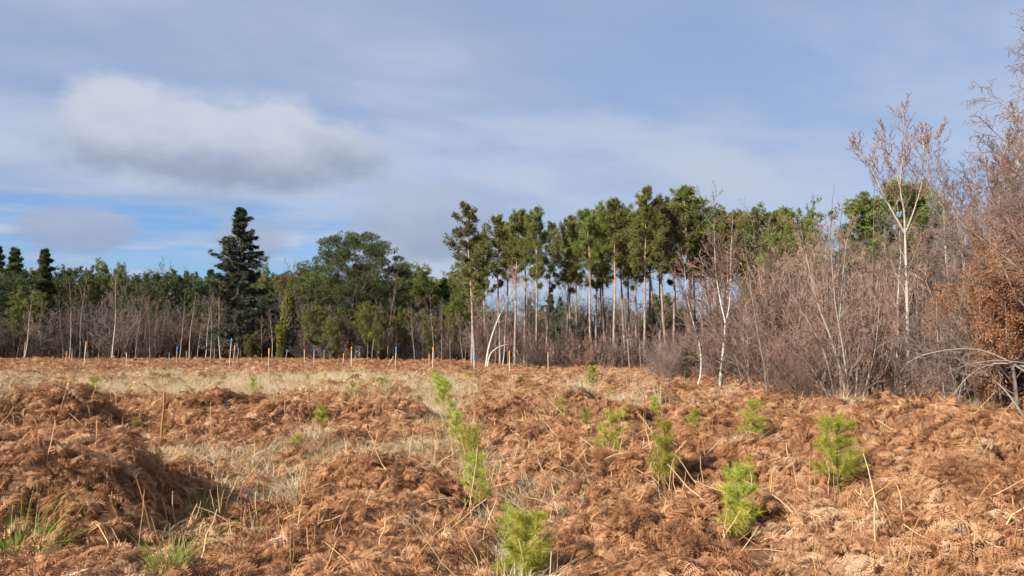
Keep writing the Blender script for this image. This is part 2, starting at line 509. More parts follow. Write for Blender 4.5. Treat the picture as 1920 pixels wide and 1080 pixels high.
# ------------------------------------------------------------------ where the planted saplings stand
saps = [  # u, vbase, vtop, variant, width factor, label
    (985, 1092, 958, 3, 1.25, 'largest dense green pine sapling at the bottom centre of the foreground'),
    (897, 950, 848, 4, 1.1, 'pale yellowish green pine sapling in the row above the largest one'),
    (884, 868, 798, 0, 1.0, 'vivid green pine sapling in the middle of the sapling row'),
    (856, 832, 768, 4, 1.1, 'slender pale pine sapling behind the vivid green one in the row'),
    (832, 770, 712, 1, 1.1, 'pine sapling with yellow lower needles in the middle distance of the row'),
    (815, 722, 690, 5, 1.2, 'small farthest pine sapling of the central row'),
    (606, 806, 758, 1, 1.2, 'small pine sapling with yellowed base in bracken left of the row'),
    (559, 846, 814, 2, 1.3, 'low flat green sapling beside pale grass left of centre'),
    (478, 742, 708, 0, 1.0, 'round green sapling left of the nearest orange-tipped stake'),
    (319, 722, 699, 3, .9, 'small bright green sapling alone in the left straw grass'),
    (661, 754, 718, 2, 1.1, 'greyish green spreading sapling below the middle orange-tipped stake'),
    (660, 706, 686, 5, .9, 'tiny sapling at the foot of the middle orange-tipped stake'),
    (677, 708, 690, 5, .9, 'tiny sapling right of the one at the middle stake'),
    (718, 736, 708, 0, 1.1, 'small sapling in straw below the middle blue-tipped stake'),
    (424, 724, 696, 5, .9, 'thin sapling below the tall leaning blue-tipped stake'),
    (388, 716, 698, 5, .9, 'faint small sapling between straw tufts left of the leaning stake'),
    (527, 726, 702, 5, 1.0, 'small pale sapling right of the nearest orange-tipped stake'),
    (580, 724, 700, 4, 1.0, 'pale sapling in straw midway between the two orange-tipped stakes'),
    (555, 738, 716, 5, 1.0, 'tiny pale sapling in front of the straw left of centre'),
    (177, 760, 706, 2, 1.0, 'bluish green sapling in tall straw at the far left'),
    (236, 722, 698, 5, 1.1, 'small dull sapling in the straw grass right of bluish sapling'),
    (262, 806, 782, 0, 1.1, 'low green tuft-like sapling between the left bracken mounds'),
    (1108, 730, 686, 3, 1.0, 'compact cone-shaped green sapling below the pine stand'),
    (976, 726, 705, 3, 1.1, 'small round sapling below the right orange-tipped stake'),
    (880, 716, 697, 3, 1.2, 'small round sapling beside the right blue-tipped stake'),
    (1052, 786, 744, 5, 1.0, 'thin sapling in bracken right of the central row'),
    (1098, 806, 766, 0, .9, 'green sapling left of the tall ragged one'),
    (1140, 866, 772, 2, .95, 'tall ragged green sapling right of centre'),
    (1168, 794, 758, 5, 1.0, 'small pale sapling behind the tall ragged one'),
    (1225, 784, 744, 0, 1.0, 'bright sapling standing against bracken below the right pines'),
    (1240, 912, 786, 1, .70, 'tall sapling with dense green middle and yellow base'),
    (1298, 830, 766, 1, .9, 'sapling with yellowish base left of the one with long arms'),
    (1405, 830, 752, 2, 1.15, 'sapling with long upturned side arms in front of right birches'),
    (1376, 1008, 872, 1, .95, 'big sapling with bright yellow lower needles in the right foreground'),
    (1562, 916, 784, 0, 1.1, 'tall well branched green sapling below the birch clump'),
    (1400, 905, 850, 5, .9, 'thin sparse sapling behind the yellow-based one'),
    (948, 1010, 940, 5, .9, 'thin sapling between the largest one and the pale yellowish one'), (905, 905, 856, 4, 1.3, 'low pale sapling touching the pale yellowish one'), (866, 848, 800, 5, 1.2, 'faint sapling just left of the vivid green one'),
    (846, 800, 752, 4, 1.1, 'pale sapling halfway up the central row'), (825, 745, 705, 0, 1.1, 'green sapling above the yellow-based one in the row'), (820, 732, 698, 4, 1.0, 'slim pale sapling near the far end of the row'),
    (140, 722, 702, 5, 1.0, 'tiny sapling left of the bluish one in tall straw'), (287, 712, 694, 5, 1.0, 'tiny sapling left of the bright one in the straw'), (452, 724, 704, 5, 1.0, 'tiny sapling left of the round green one'),
    (612, 720, 700, 5, 1.0, 'tiny pale sapling below the two blue-tipped stakes'), (700, 728, 706, 4, 1.0, 'pale sapling left of the one under the middle blue stake'), (768, 720, 702, 5, 1.0, 'tiny sapling right of the middle blue-tipped stake'),
    (1000, 742, 716, 5, 1.0, 'thin sapling below and right of the small round one'), (1142, 752, 728, 5, 1.0, 'tiny sapling right of the cone-shaped one'), (1330, 790, 764, 5, .9, 'tiny sapling right of the yellow-based slim one'), (1480, 830, 800, 5, .9, 'tiny sapling right of the one with long arms')]
SAPS = []
for u, vb, vt, k, w, lb in saps:
    Y = 1.62 * F / (vb - 640)
    for _ in range(14):     # walk to where the foot meets the litter
        gz = float(base_z(X(u, Y), Y) + .9 * cover(X(u, Y), Y))
        Y = .6 * Y + .4 * (EYE - gz) * F / (vb - 640)
    SAPS.append((u, X(u, Y), Y, gz - .04, (at(u, vt, Y)[2] - gz) * 1.08 + .04, k, w * 1.12, lb))
SAP_XY = np.array([(q[1], q[2]) for q in SAPS])


def clear_of_saplings(x, y):
    ok = np.ones(len(x), bool)
    for px, py in SAP_XY:
        ok &= (x - px) ** 2 * 4.5 + (y - py + .25) ** 2 > .42 ** 2
    return ok


# ------------------------------------------------------------------ ground sheet
def axis(fine0, fine1, step, far0, far1, grow=1.13):
    a = list(np.arange(fine0, fine1, step))
    s = step; p = fine1
    while p < far1:
        a.append(p); s = min(s * grow, 60); p += s
    a.append(far1)
    s = step; p = fine0 - step
    b = []
    while p > far0:
        b.append(p); s = min(s * grow, 60); p -= s
    b.append(far0)
    return np.array(b[::-1] + a)


gx = axis(-10, 10, 0.12, -700, 700, 1.08)
gy = axis(3.2, 19, 0.11, -200, 1400, 1.04)
GX, GY = np.meshgrid(gx, gy)
GZ = ground(GX, GY) - 0.05
far_fade = sm(np.hypot(GX, GY), 120, 170)
GZ = GZ * (1 - far_fade) + (-0.6) * far_fade
nx_, ny_ = len(gx), len(gy)
idx = np.arange(nx_ * ny_).reshape(ny_, nx_)
gm = MB().add(np.stack([GX, GY, GZ], -1).reshape(-1, 3), q=np.stack([idx[:-1, :-1], idx[:-1, 1:], idx[1:, 1:], idx[1:, :-1]], -1).reshape(-1, 4))
tag(ob('ground', gm.mesh('ground', M['thatch'], True)), 'rust brown heath ground of old bracken litter', 'ground', kind='structure')


# ------------------------------------------------------------------ scattering (one object, many instances)
def proto(name, mb, mat):
    return bpy.data.objects.new('shape_' + name, mb.mesh('shape_' + name, mat))


def scatter(name, pts, eul, scl, protos, label, cat):
    n = len(pts)
    me = bpy.data.meshes.new(name)
    me.vertices.add(n); me.vertices.foreach_set('co', np.asarray(pts, np.float32).ravel())
    for an, ty, arr in (('rot', 'FLOAT_VECTOR', eul), ('scl', 'FLOAT_VECTOR', scl)):
        a = me.attributes.new(an, ty, 'POINT'); a.data.foreach_set('vector', np.asarray(arr, np.float32).ravel())
    a = me.attributes.new('idx', 'INT', 'POINT'); a.data.foreach_set('value', rng.integers(0, len(protos), n).astype(np.int32))
    me.update()
    o = ob(name, me)
    ng = bpy.data.node_groups.new(name + '_nodes', 'GeometryNodeTree')
    ng.interface.new_socket('Geometry', in_out='INPUT', socket_type='NodeSocketGeometry')
    ng.interface.new_socket('Geometry', in_out='OUTPUT', socket_type='NodeSocketGeometry')
    N = ng.nodes.new; L = ng.links.new
    gi = N('NodeGroupInput'); go = N('NodeGroupOutput')
    jn = N('GeometryNodeJoinGeometry')
    for p in protos:
        oi = N('GeometryNodeObjectInfo'); oi.inputs['Object'].default_value = p
        gt = N('GeometryNodeGeometryToInstance')
        L(oi.outputs['Geometry'], gt.inputs[0]); L(gt.outputs[0], jn.inputs[0])
    ip = N('GeometryNodeInstanceOnPoints')
    ip.inputs['Pick Instance'].default_value = True

    def attr(nm, ty):
        k = N('GeometryNodeInputNamedAttribute'); k.data_type = ty; k.inputs['Name'].default_value = nm
        return k.outputs['Attribute']
    L(gi.outputs[0], ip.inputs['Points']); L(jn.outputs[0], ip.inputs['Instance'])
    L(attr('idx', 'INT'), ip.inputs['Instance Index'])
    L(attr('rot', 'FLOAT_VECTOR'), ip.inputs['Rotation'])
    L(attr('scl', 'FLOAT_VECTOR'), ip.inputs['Scale'])
    L(ip.outputs[0], go.inputs[0])
    md = o.modifiers.new('scatter', 'NODES'); md.node_group = ng
    return tag(o, label, cat, kind='stuff')


def sample_field(n, y0, y1, k=0.80, pad=2.5):
    """random spots on the heath, wider with distance like the field itself"""
    w0 = k * y0 + pad; w1 = k * y1 + pad
    y = y0 + (y1 - y0) * rng.random(n * 2)
    w = k * y + pad
    keep = rng.random(n * 2) < w / w1
    y = y[keep][:n]; w = w[keep][:n]
    x = (rng.random(len(y)) * 2 - 1) * w
    return x, y


def slope(x, y, e=0.12):
    return (ground(x + e, y) - ground(x - e, y)) / (2 * e), (ground(x, y + e) - ground(x, y - e)) / (2 * e)


# ---- bracken fronds
def frond_mesh(seed, npin, nplu, curl, side_curl, lod=False):
    rg = np.random.default_rng(seed)
    mb = MB()
    K = 10
    s = np.linspace(0, 1, K)
    bend = rg.uniform(-0.35, 0.35)
    ang = 0.55 - curl * s ** 1.3
    dx = np.cos(ang); dz = np.sin(ang); dy = bend * s
    P = np.stack([np.cumsum(dx), np.cumsum(dy), np.cumsum(dz)], 1) / K
    mb.tubes(P, 0.007 * (1 - 0.8 * s), 3)
    V = []; T = []
    for i in range(npin):
        t = 0.22 + 0.76 * i / (npin - 1)
        k = t * (K - 1); k0 = min(int(k), K - 2); f = k - k0
        p = P[k0] * (1 - f) + P[k0 + 1] * f
        tan = P[k0 + 1] - P[k0]; tan /= np.linalg.norm(tan)
        for sd in (-1, 1):
            Lp = 0.36 * (1 - ((t - 0.22) / 0.80)) ** 0.8 * rg.uniform(0.75, 1.15) + 0.015
            if rg.random() < 0.06:
                continue
            lat = np.array([-tan[1], tan[0], 0.0]) * sd; lat /= np.linalg.norm(lat) + 1e-9
            d = lat * math.cos(0.45) + tan * math.sin(0.45) + np.array([0, 0, rg.uniform(-0.25, 0.25)])
            d /= np.linalg.norm(d)
            m = nplu
            q = p.copy(); sc = side_curl * rg.uniform(0.4, 1.7)
            twist = rg.normal() * 0.9
            pts = [q.copy()]
            for j in range(m):
                d = d + np.array([0, 0, -sc / m]) + tan * 0.25 / m
                d /= np.linalg.norm(d)
                q = q + d * Lp / m
                pts.append(q.copy())
                nrm = np.cross(d, tan); nrm /= np.linalg.norm(nrm) + 1e-9
                lt = np.cross(nrm, d)
                wl = Lp * (0.34 if not lod else 0.30) * (1 - (j / m) ** 1.5 * 0.8) * rg.uniform(0.7, 1.2)
                for s2 in (-1, 1):
                    w = lt * s2 * math.cos(twist) + nrm * (abs(math.sin(twist)) * -1.0 * 0.9 + rg.uniform(-.35, .15))
                    b0 = q - d * Lp / m * 0.95; b1 = q - d * Lp / m * 0.15
                    tip = q + w * wl + d * wl * 0.25
                    n0 = len(V); V += [b0, b1, tip, (b0 + tip) / 2 + d * Lp / m * .05]
                    T += [(n0, n0 + 1, n0 + 2), (n0, n0 + 2, n0 + 3)] if not lod else [(n0, n0 + 1, n0 + 2)]
    mb.add(np.array(V), t=np.array(T))
    return mb


fr_near = [proto('frond', frond_mesh(100 + i, 11, 7, c, sc), M['frond']) for i, (c, sc) in enumerate([(1.0, .8), (1.6, 1.3), (2.2, 1.7), (1.3, 2.2), (3.2, 1.6), (2.0, 1.1)])]
fr_far = [proto('frond_plain', frond_mesh(200 + i, 8, 3, c, sc, True), M['frond']) for i, (c, sc) in enumerate([(1.0, .7), (1.7, 1.0), (2.3, 1.2)])]


def place_fronds(name, n, y0, y1, smin, smax, protos, label):
    x, y = sample_field(n, y0, y1)
    g = grassw(x, y); lm = lowmask(x, y)
    keep = rng.random(len(x)) > np.clip(g * 0.92, 0, 0.95)
    keep &= rng.random(len(x)) > lm * 0.25
    keep &= clear_of_saplings(x, y)
    x = x[keep]; y = y[keep]
    z = ground(x, y)
    # leave the hollows between heaps open
    zz = (ground(x + .3, y) + ground(x - .3, y) + ground(x, y + .3) + ground(x, y - .3)) / 4
    k2 = rng.random(len(x)) > sm(zz - z, 0.04, 0.12) * 0.80
    x, y, z = x[k2], y[k2], z[k2]
    sx, sy = slope(x, y)
    st = np.hypot(sx, sy) > .55          # banks need more fronds than their plan area gives them
    for _ in range(2):
        x = np.concatenate([x, x[:len(st)][st] + rng.normal(0, .05, st.sum())]); y = np.concatenate([y, y[:len(st)][st] + rng.normal(0, .05, st.sum())])
    z = ground(x, y)
    sx, sy = slope(x, y)
    down = np.arctan2(-sy, -sx)
    steep = np.hypot(sx, sy)
    flow = 2 * math.pi * fbm(x / 1.6, y / 1.6, 55) * 1.6
    yaw = np.where(rng.random(len(x)) < np.clip(steep * 1.3, 0, 0.85), down + rng.normal(0, .6, len(x)), flow + rng.normal(0, .9, len(x)))
    # tilt so that the blade follows the heap's surface along its own direction
    along = sx * np.cos(yaw) + sy * np.sin(yaw)
    across = -sx * np.sin(yaw) + sy * np.cos(yaw)
    pitch = -np.arctan(along) * 0.9 + rng.normal(0.08, .28, len(x))
    roll = np.arctan(across) * 0.9 + rng.normal(0, .4, len(x))
    s = rng.uniform(smin, smax, len(x))
    lift = rng.uniform(-0.06, 0.07, len(x))
    scatter(name, np.stack([x - 0.3 * s * np.cos(yaw), y - 0.3 * s * np.sin(yaw), z + lift], 1), np.stack([roll, pitch, yaw], 1), np.stack([s, s, s * rng.uniform(.7, 1.2, len(x))], 1), protos, label, 'bracken')


place_fronds('near_bracken', 52000, 2.6, 11.0, 0.16, 0.40, fr_near, 'dead rust brown bracken fronds heaped across the near heath')
place_fronds('middle_bracken', 48000, 11.0, 25.0, 0.24, 0.52, fr_near, 'dead bracken covering the middle of the heath behind the near heaps')
place_fronds('far_bracken', 75000, 25.0, 80.0, 0.5, 0.95, fr_far, 'dead bracken at the far side of the heath before the trees')


# ---- grass
def grass_mesh(seed, n, h, spread, lean, droop, w):
    rg = np.random.default_rng(seed)
    K = 5; s = np.linspace(0, 1, K)
    a = rg.random(n) * 2 * math.pi; r = spread * np.sqrt(rg.random(n))
    d0 = np.stack([np.cos(a), np.sin(a)], 1)
    base = d0 * r[:, None]
    hh = h * rg.uniform(0.45, 1.1, n)
    out = lean * rg.uniform(0.1, 1.2, n) * hh
    dirs = d0 + rg.normal(0, .5, (n, 2))
    P = np.zeros((n, K, 3))
    P[:, :, :2] = base[:, None, :] + dirs[:, None, :] * (out[:, None] * s[None] ** 1.7)[..., None]
    P[:, :, 2] = hh[:, None] * (s[None] - droop * s[None] ** 2.6 * rg.uniform(.2, 1.2, n)[:, None])
    side = np.stack([-np.sin(a + rg.normal(0, 1, n)), np.cos(a), np.zeros(n)], 1)
    W = w * (1 - s ** 1.6 * 0.92)
    v = np.stack([P - side[:, None, :] * W[None, :, None], P + side[:, None, :] * W[None, :, None]], 2)
    ix = np.arange(n * K * 2).reshape(n, K, 2)
    q = np.stack([ix[:, :-1, 0], ix[:, :-1, 1], ix[:, 1:, 1], ix[:, 1:, 0]], -1)
    return MB().add(v.reshape(-1, 3), q=q.reshape(-1, 4))


gr_tall = [proto('straw_tuft', grass_mesh(300 + i, 40, .66, .15, .70, .40, .0034), M['straw']) for i in range(4)]
gr_mat = [proto('straw_mat', grass_mesh(320 + i, 60, .26, .18, 1.5, .75, .0026), M['straw']) for i in range(4)]


def place_grass(name, n, y0, y1, smin, smax, protos, label, thr=0.15, extra=0.0):
    x, y = sample_field(n, y0, y1)
    keep = rng.random(len(x)) < np.clip(grassw(x, y) - thr, 0, 1) * 1.4 + extra
    x = x[keep]; y = y[keep]
    s = rng.uniform(smin, smax, len(x))
    e = np.stack([rng.normal(0, .12, len(x)), rng.normal(0, .12, len(x)), rng.random(len(x)) * 6.28], 1)
    scatter(name, np.stack([x, y, ground(x, y) - 0.06], 1), e, np.stack([s, s, s * rng.uniform(.7, 1.2, len(x))], 1), protos, label, 'grass')


place_grass('matted_grass', 34000, 3.0, 20.0, .7, 1.4, gr_mat, 'flattened pale straw grass between the near bracken heaps')
place_grass('straw_grass', 52000, 17.0, 52.0, .5, 1.1, gr_tall, 'tall pale straw grass standing across the far left of the heath', 0.12, 0.025)


# ---- dead stalks: upright and fallen
def stalk_mesh(seed, bend):
    rg = np.random.default_rng(seed)
    K = 5; s = np.linspace(0, 1, K)
    P = np.stack([bend * s ** 2 + rg.normal(0, .008, K), rg.normal(0, .008, K), s], 1)
    return MB().tubes(P, 0.0075 * (1 - .45 * s), 4)


stk = [proto('stalk', stalk_mesh(400 + i, b), M['stalk']) for i, b in enumerate((0, .06, .15, -.1, .3))]


def place_stalks(name, n, y0, y1, label, upright):
    x, y = sample_field(n, y0, y1)
    cl = sm(fbm(x / 1.1, y / 1.1, 90), 0.35, 0.65) if not upright else np.maximum(lowmask(x, y), sm(fbm(x / 1.3, y / 1.3, 91), .5, .72) * .75)
    keep = rng.random(len(x)) < cl
    x = x[keep]; y = y[keep]; n = len(x)
    if upright:
        e = np.stack([rng.normal(0, .13, n), rng.normal(0, .13, n), rng.random(n) * 6.28], 1)
        s = rng.uniform(.14, .42, n) * np.where(rng.random(n) < .12, 1.6, 1)
        z = ground(x, y) - .04
    else:
        e = np.stack([np.zeros(n), rng.uniform(.5, 1.62, n), rng.random(n) * 6.28], 1)
        s = rng.uniform(.15, .55, n)
        z = ground(x, y) + rng.uniform(-.03, .10, n)
    th = rng.uniform(.45, .95, n)
    scatter(name, np.stack([x, y, z], 1), e, np.stack([th, th, s], 1), stk, label, 'stalks')


place_stalks('upright_stalks', 10000, 3.0, 22.0, 'short broken bracken stalks standing upright in the litter', True)
place_stalks('fallen_stalks', 6500, 3.0, 24.0, 'long tan bracken stalks lying across the heaps', False)


# ------------------------------------------------------------------ trees: growing
def unit(v):
    return v / (np.linalg.norm(v, axis=-1, keepdims=True) + 1e-9)


def path(p0, d0, length, K, rg, wob=0.1, up=0.0, droop_late=0.0):
    N = len(p0)
    d = unit(d0); p = p0.copy(); pts = [p]
    st = (length / (K - 1))[:, None]
    for k in range(1, K):
        d = unit(d + wob * rg.normal(size=(N, 3)) + np.array([0, 0, up - droop_late * k / K]))
        p = p + d * st
        pts.append(p)
    return np.stack(pts, 1)


def kids(P, Rd, n, t0, t1, ang, ratio, K, rg, wob=.1, up=0., droop=0., rr=.55, rmin=.004, taper=.75, shape=None, minlen=.0):
    N, Kp, _ = P.shape
    t = t0 + (t1 - t0) * (np.arange(n)[None] + rg.random((N, n))) / n
    k = t * (Kp - 1); k0 = np.clip(k.astype(int), 0, Kp - 2); f = (k - k0)[..., None]
    ar = np.arange(N)[:, None]
    pos = P[ar, k0] * (1 - f) + P[ar, k0 + 1] * f
    tan = unit(P[ar, k0 + 1] - P[ar, k0])
    r = Rd[ar, k0] * (1 - f[..., 0]) + Rd[ar, k0 + 1] * f[..., 0]
    Lp = np.linalg.norm(np.diff(P, axis=1), axis=2).sum(1)[:, None]
    ph = rg.random((N, 1)) * 6.28 + np.arange(n)[None] * 2.4 + rg.normal(0, .4, (N, n))
    ref = np.where(np.abs(tan[..., 2:3]) < .8, np.array([0, 0, 1.]), np.array([1., 0, 0]))
    u = unit(np.cross(tan, ref)); v = np.cross(tan, u)
    perp = np.cos(ph)[..., None] * u + np.sin(ph)[..., None] * v
    a = ang(t) + rg.normal(0, .15, t.shape) if callable(ang) else np.asarray(ang) if np.ndim(ang) == 0 else ang[0] + (ang[1] - ang[0]) * rg.random((N, n))
    a = np.broadcast_to(a, (N, n))[..., None]
    d = np.cos(a) * tan + np.sin(a) * perp
    sh = shape(t) if shape is not None else (1 - .55 * t)
    L = np.maximum(Lp * ratio * sh * rg.uniform(.65, 1.25, (N, n)), minlen)
    Q = path(pos.reshape(-1, 3), d.reshape(-1, 3), L.ravel(), K, rg, wob, up, droop)
    r0 = np.maximum(np.minimum(r * rr, r * .9), rmin).ravel()
    Rq = r0[:, None] * (1 - taper * np.linspace(0, 1, K))[None]
    return Q, np.maximum(Rq, rmin * .6)


def trunk_path(h, K, rg, wob=.02, lean=(0, 0)):
    return path(np.zeros((1, 3)), np.array([[lean[0], lean[1], 1.]]), np.array([h]), K, rg, wob, .03)


def birch(seed, h=8.0, r=.075, dense=1.0, fine=.004, n1=20, t0=.28, up=.10, weep=0.0, ang=(.5, .85), mat='birch', twig='birch_twig', spine=None, spine_r=None, lv4=3, ratio1=.36, limb_white=True, rr1=.42):
    """bare birch: (trunk part, crown part)"""
    rg = np.random.default_rng(seed)
    if spine is None:
        P = trunk_path(h, 14, rg, .035, rg.normal(0, .05, 2))
        Rd = (r * (1 - .93 * np.linspace(0, 1, 14) ** .9) * np.where(np.arange(14) == 0, 1.25, 1))[None]
        spines = [(P, Rd)]
    else:
        spines = [(np.asarray(p)[None], np.asarray(q)[None]) for p, q in zip(spine, spine_r)]
    tk = MB(); cr = MB(); extra = []
    for j, (P, Rd) in enumerate(spines):
        if j == 0:
            tk.tubes(P, Rd, 8)
        else:
            extra.append(('limb', MB().tubes(P, Rd, 7).mesh('birch_limb', M[mat], True)))
        A, Ra = kids(P, Rd, max(3, int(n1 * dense)), t0, .98, ang, ratio1, 7, rg, .10, up, 0, rr1, fine * 1.6, shape=lambda t: 1.05 - .75 * (t - t0) / (1 - t0))
        (tk if limb_white == 'all' else cr).tubes(A, Ra, 4)
        B, Rb = kids(A, Ra, max(3, int(7 * dense)), .15, 1, (.4, .8), .42, 5, rg, .12, up * .6, weep, .55, fine * 1.2)
        cr.tubes(B, Rb, 3)
        C, Rc = kids(B, Rb, max(3, int(6 * dense)), .15, 1, (.4, .9), .5, 4, rg, .14, up * .4, weep * 1.6, .6, fine)
        cr.tubes(C, Rc, 3)
        if lv4:
            D, Rdd = kids(C, Rc, lv4, .2, 1, (.4, .9), .6, 3, rg, .15, 0, weep * 2, .6, fine * .8)
            cr.tubes(D, Rdd, 3)
    return [('trunk', tk.mesh('birch_trunk', M[mat], True)), ('crown', cr.mesh('birch_crown', M[twig]))] + extra


def pine_tall(seed, h=15., r=.145, crown=.40, width=1.75, mat='needle', gap=.0, dead=7, sparse=1.0, lop=0.0):
    rg = np.random.default_rng(seed)
    P = trunk_path(h, 16, rg, .020)
    Rd = (r * (1 - .84 * np.linspace(0, 1, 16)) * np.where(np.arange(16) == 0, 1.3, 1))[None]
    tk = MB().tubes(P, Rd, 9); br = MB(); cr = MB()
    t0 = 1 - crown
    A, Ra = kids(P, Rd, int(46 * sparse), t0, .995, lambda t: 1.45 - .85 * np.clip((t - t0) / crown, 0, 1) ** 2, width / h, 7, rg, .10, .07, 0, .28, .010,
                 shape=lambda t: (.40 + .80 * np.sin(np.clip((t - t0) / crown, 0, 1) ** .75 * 3.0)) * (1 + lop * np.sin(t * 37)) * (.75 + .35 * np.sin(t * 71 + seed)))
    tk.tubes(A, Ra, 4)
    B, Rb = kids(A, Ra, 8, .22, 1, (.5, 1.0), .42, 4, rg, .14, .10, 0, .5, .006)
    tk.tubes(B, Rb, 3)
    C, _ = kids(B, Rb, 5, .2, 1, (.4, 1.0), .55, 3, rg, .12, .15, 0, .5, .004)
    tips = np.concatenate([C[:, 0], C[:, 1], C[:, 2], B[:, -1], B[:, -2], A[:, -1]])
    dirs = np.concatenate([unit(C[:, 2] - C[:, 0])] * 3 + [unit(B[:, -1] - B[:, -2])] * 2 + [unit(A[:, -1] - A[:, -2])])
    if gap:
        k = (rg.random(len(tips)) > gap) & (fbm(tips[:, 0] * 1.3 + tips[:, 1], tips[:, 2] * 1.3 - tips[:, 1], seed, 2) > .30 + .30 * sm(tips[:, 2] / h, 1 - crown * .45, 1 - crown)); tips = tips[k]; dirs = dirs[k]
    dirs = unit(dirs + np.array([0, 0, .35]))
    tips = tips + rg.normal(0, .09, tips.shape)
    cr.tufts(tips, dirs, .22, 9, .038, .6, rg)
    if dead:
        Dd, Rdd = kids(P, Rd, dead, .35, t0 + .08, (1.2, 1.7), .06, 4, rg, .14, -.02, 0, .25, .010)
        tk.tubes(Dd, Rdd, 3)
        E, Re = kids(Dd, Rdd, 4, .3, 1, (.5, 1), .5, 3, rg, .15, 0, 0, .6, .006)
        tk.tubes(E, Re, 3)
    return [('trunk', tk.mesh('pine_trunk', M['pine_bark'], True)), ('crown', cr.mesh('pine_crown', M[mat]))]


def pine_bushy(seed, h=10., r=.13, width=2.6, crown=.75, mat='needle_dark', n1=44, round_=True, tuft=.23, blades=9):
    """pine or fir clothed low down: dense conifer"""
    rg = np.random.default_rng(seed)
    P = trunk_path(h, 14, rg, .02)
    Rd = (r * (1 - .88 * np.linspace(0, 1, 14)))[None]
    tk = MB().tubes(P, Rd, 8); br = MB(); cr = MB()
    t0 = 1 - crown
    if round_:
        shp = lambda t: .30 + .85 * np.sin(np.clip((t - t0) / crown, 0, 1) ** .8 * 2.7)
    else:
        shp = lambda t: 1.12 - 1.02 * np.clip((t - t0) / crown, 0, 1)
    A, Ra = kids(P, Rd, n1, t0, .99, (.95, 1.4), width / h, 7, rg, .08, .06, 0, .3, .010, shape=shp)
    tk.tubes(A, Ra, 4)
    B, Rb = kids(A, Ra, 7, .25, 1, (.5, 1.0), .42, 4, rg, .12, .10, 0, .5, .006)
    tk.tubes(B, Rb, 3)
    C, _ = kids(B, Rb, 5, .3, 1, (.4, .9), .5, 3, rg, .1, .2, 0, .5, .004)
    tips = np.concatenate([C[:, 1], C[:, 2], B[:, -1], B[:, -2], A[:, -1], A[:, -3]])
    dirs = np.concatenate([unit(C[:, 2] - C[:, 0])] * 2 + [unit(B[:, -1] - B[:, -2])] * 2 + [unit(A[:, -1] - A[:, -2])] * 2)
    cr.tufts(tips + rg.normal(0, .10, tips.shape), unit(dirs + np.array([0, 0, .3])), tuft, blades, .045, .6, rg)
    return [('trunk', tk.mesh('conifer_trunk', M['dark_bark'], True)), ('crown', cr.mesh('conifer_crown', M[mat]))]


def spruce(seed, h=17., r=.24, width=3.4, crown=.80, mat='needle_spruce', n1=110, hang=.42):
    rg = np.random.default_rng(seed)
    P = trunk_path(h, 18, rg, .006)
    Rd = (r * (1 - .93 * np.linspace(0, 1, 18)))[None]
    tk = MB().tubes(P, Rd, 8); cr = MB()
    t0 = 1 - crown
    rgm = lambda t: rg.uniform(.70, 1.15, t.shape)
    A, Ra = kids(P, Rd, n1, t0, .995, lambda t: 1.62 - .75 * np.clip((t - t0) / crown, 0, 1) ** 3, width / h, 8, rg, .05, .035, 0, .22, .010,
                 shape=lambda t: (1.0 - .97 * np.clip((t - t0) / crown, 0, 1)) ** .80 * rgm(t), minlen=.15)
    tk.tubes(A, Ra, 4)
    B, Rb = kids(A, Ra, 9, .18, 1, (.7, 1.1), .30, 4, rg, .1, -.05, .25, .5, .006)
    tk.tubes(B, Rb, 3)
    C, _ = kids(B, Rb, 4, .1, 1, (.5, 1.2), .55, 3, rg, .1, -.35, .5, .5, .004, minlen=.10)
    tips = np.concatenate([C[:, 0], C[:, 1], C[:, 2], B[:, 2], B[:, 3], A[:, -1], A[:, -2]])
    D = np.concatenate([unit(C[:, 2] - C[:, 0])] * 3 + [unit(B[:, -1] - B[:, 0])] * 2 + [unit(A[:, -1] - A[:, -2])] * 2)
    D = unit(D + np.array([0, 0, -hang]))
    cr.tufts(tips + rg.normal(0, .05, tips.shape), D, .26, 6, .06, .9, rg)
    zt = rg.uniform(.90, 1.0, 80) * h
    k = np.clip((zt / h * 17).astype(int), 0, 17)
    cr.tufts(P[0, k] + rg.normal(0, .05, (80, 3)), unit(rg.normal(size=(80, 3)) + np.array([0, 0, .6])), .22, 8, .05, .6, rg)
    return [('trunk', tk.mesh('spruce_trunk', M['dark_bark'], True)), ('crown', cr.mesh('spruce_crown', M[mat]))]


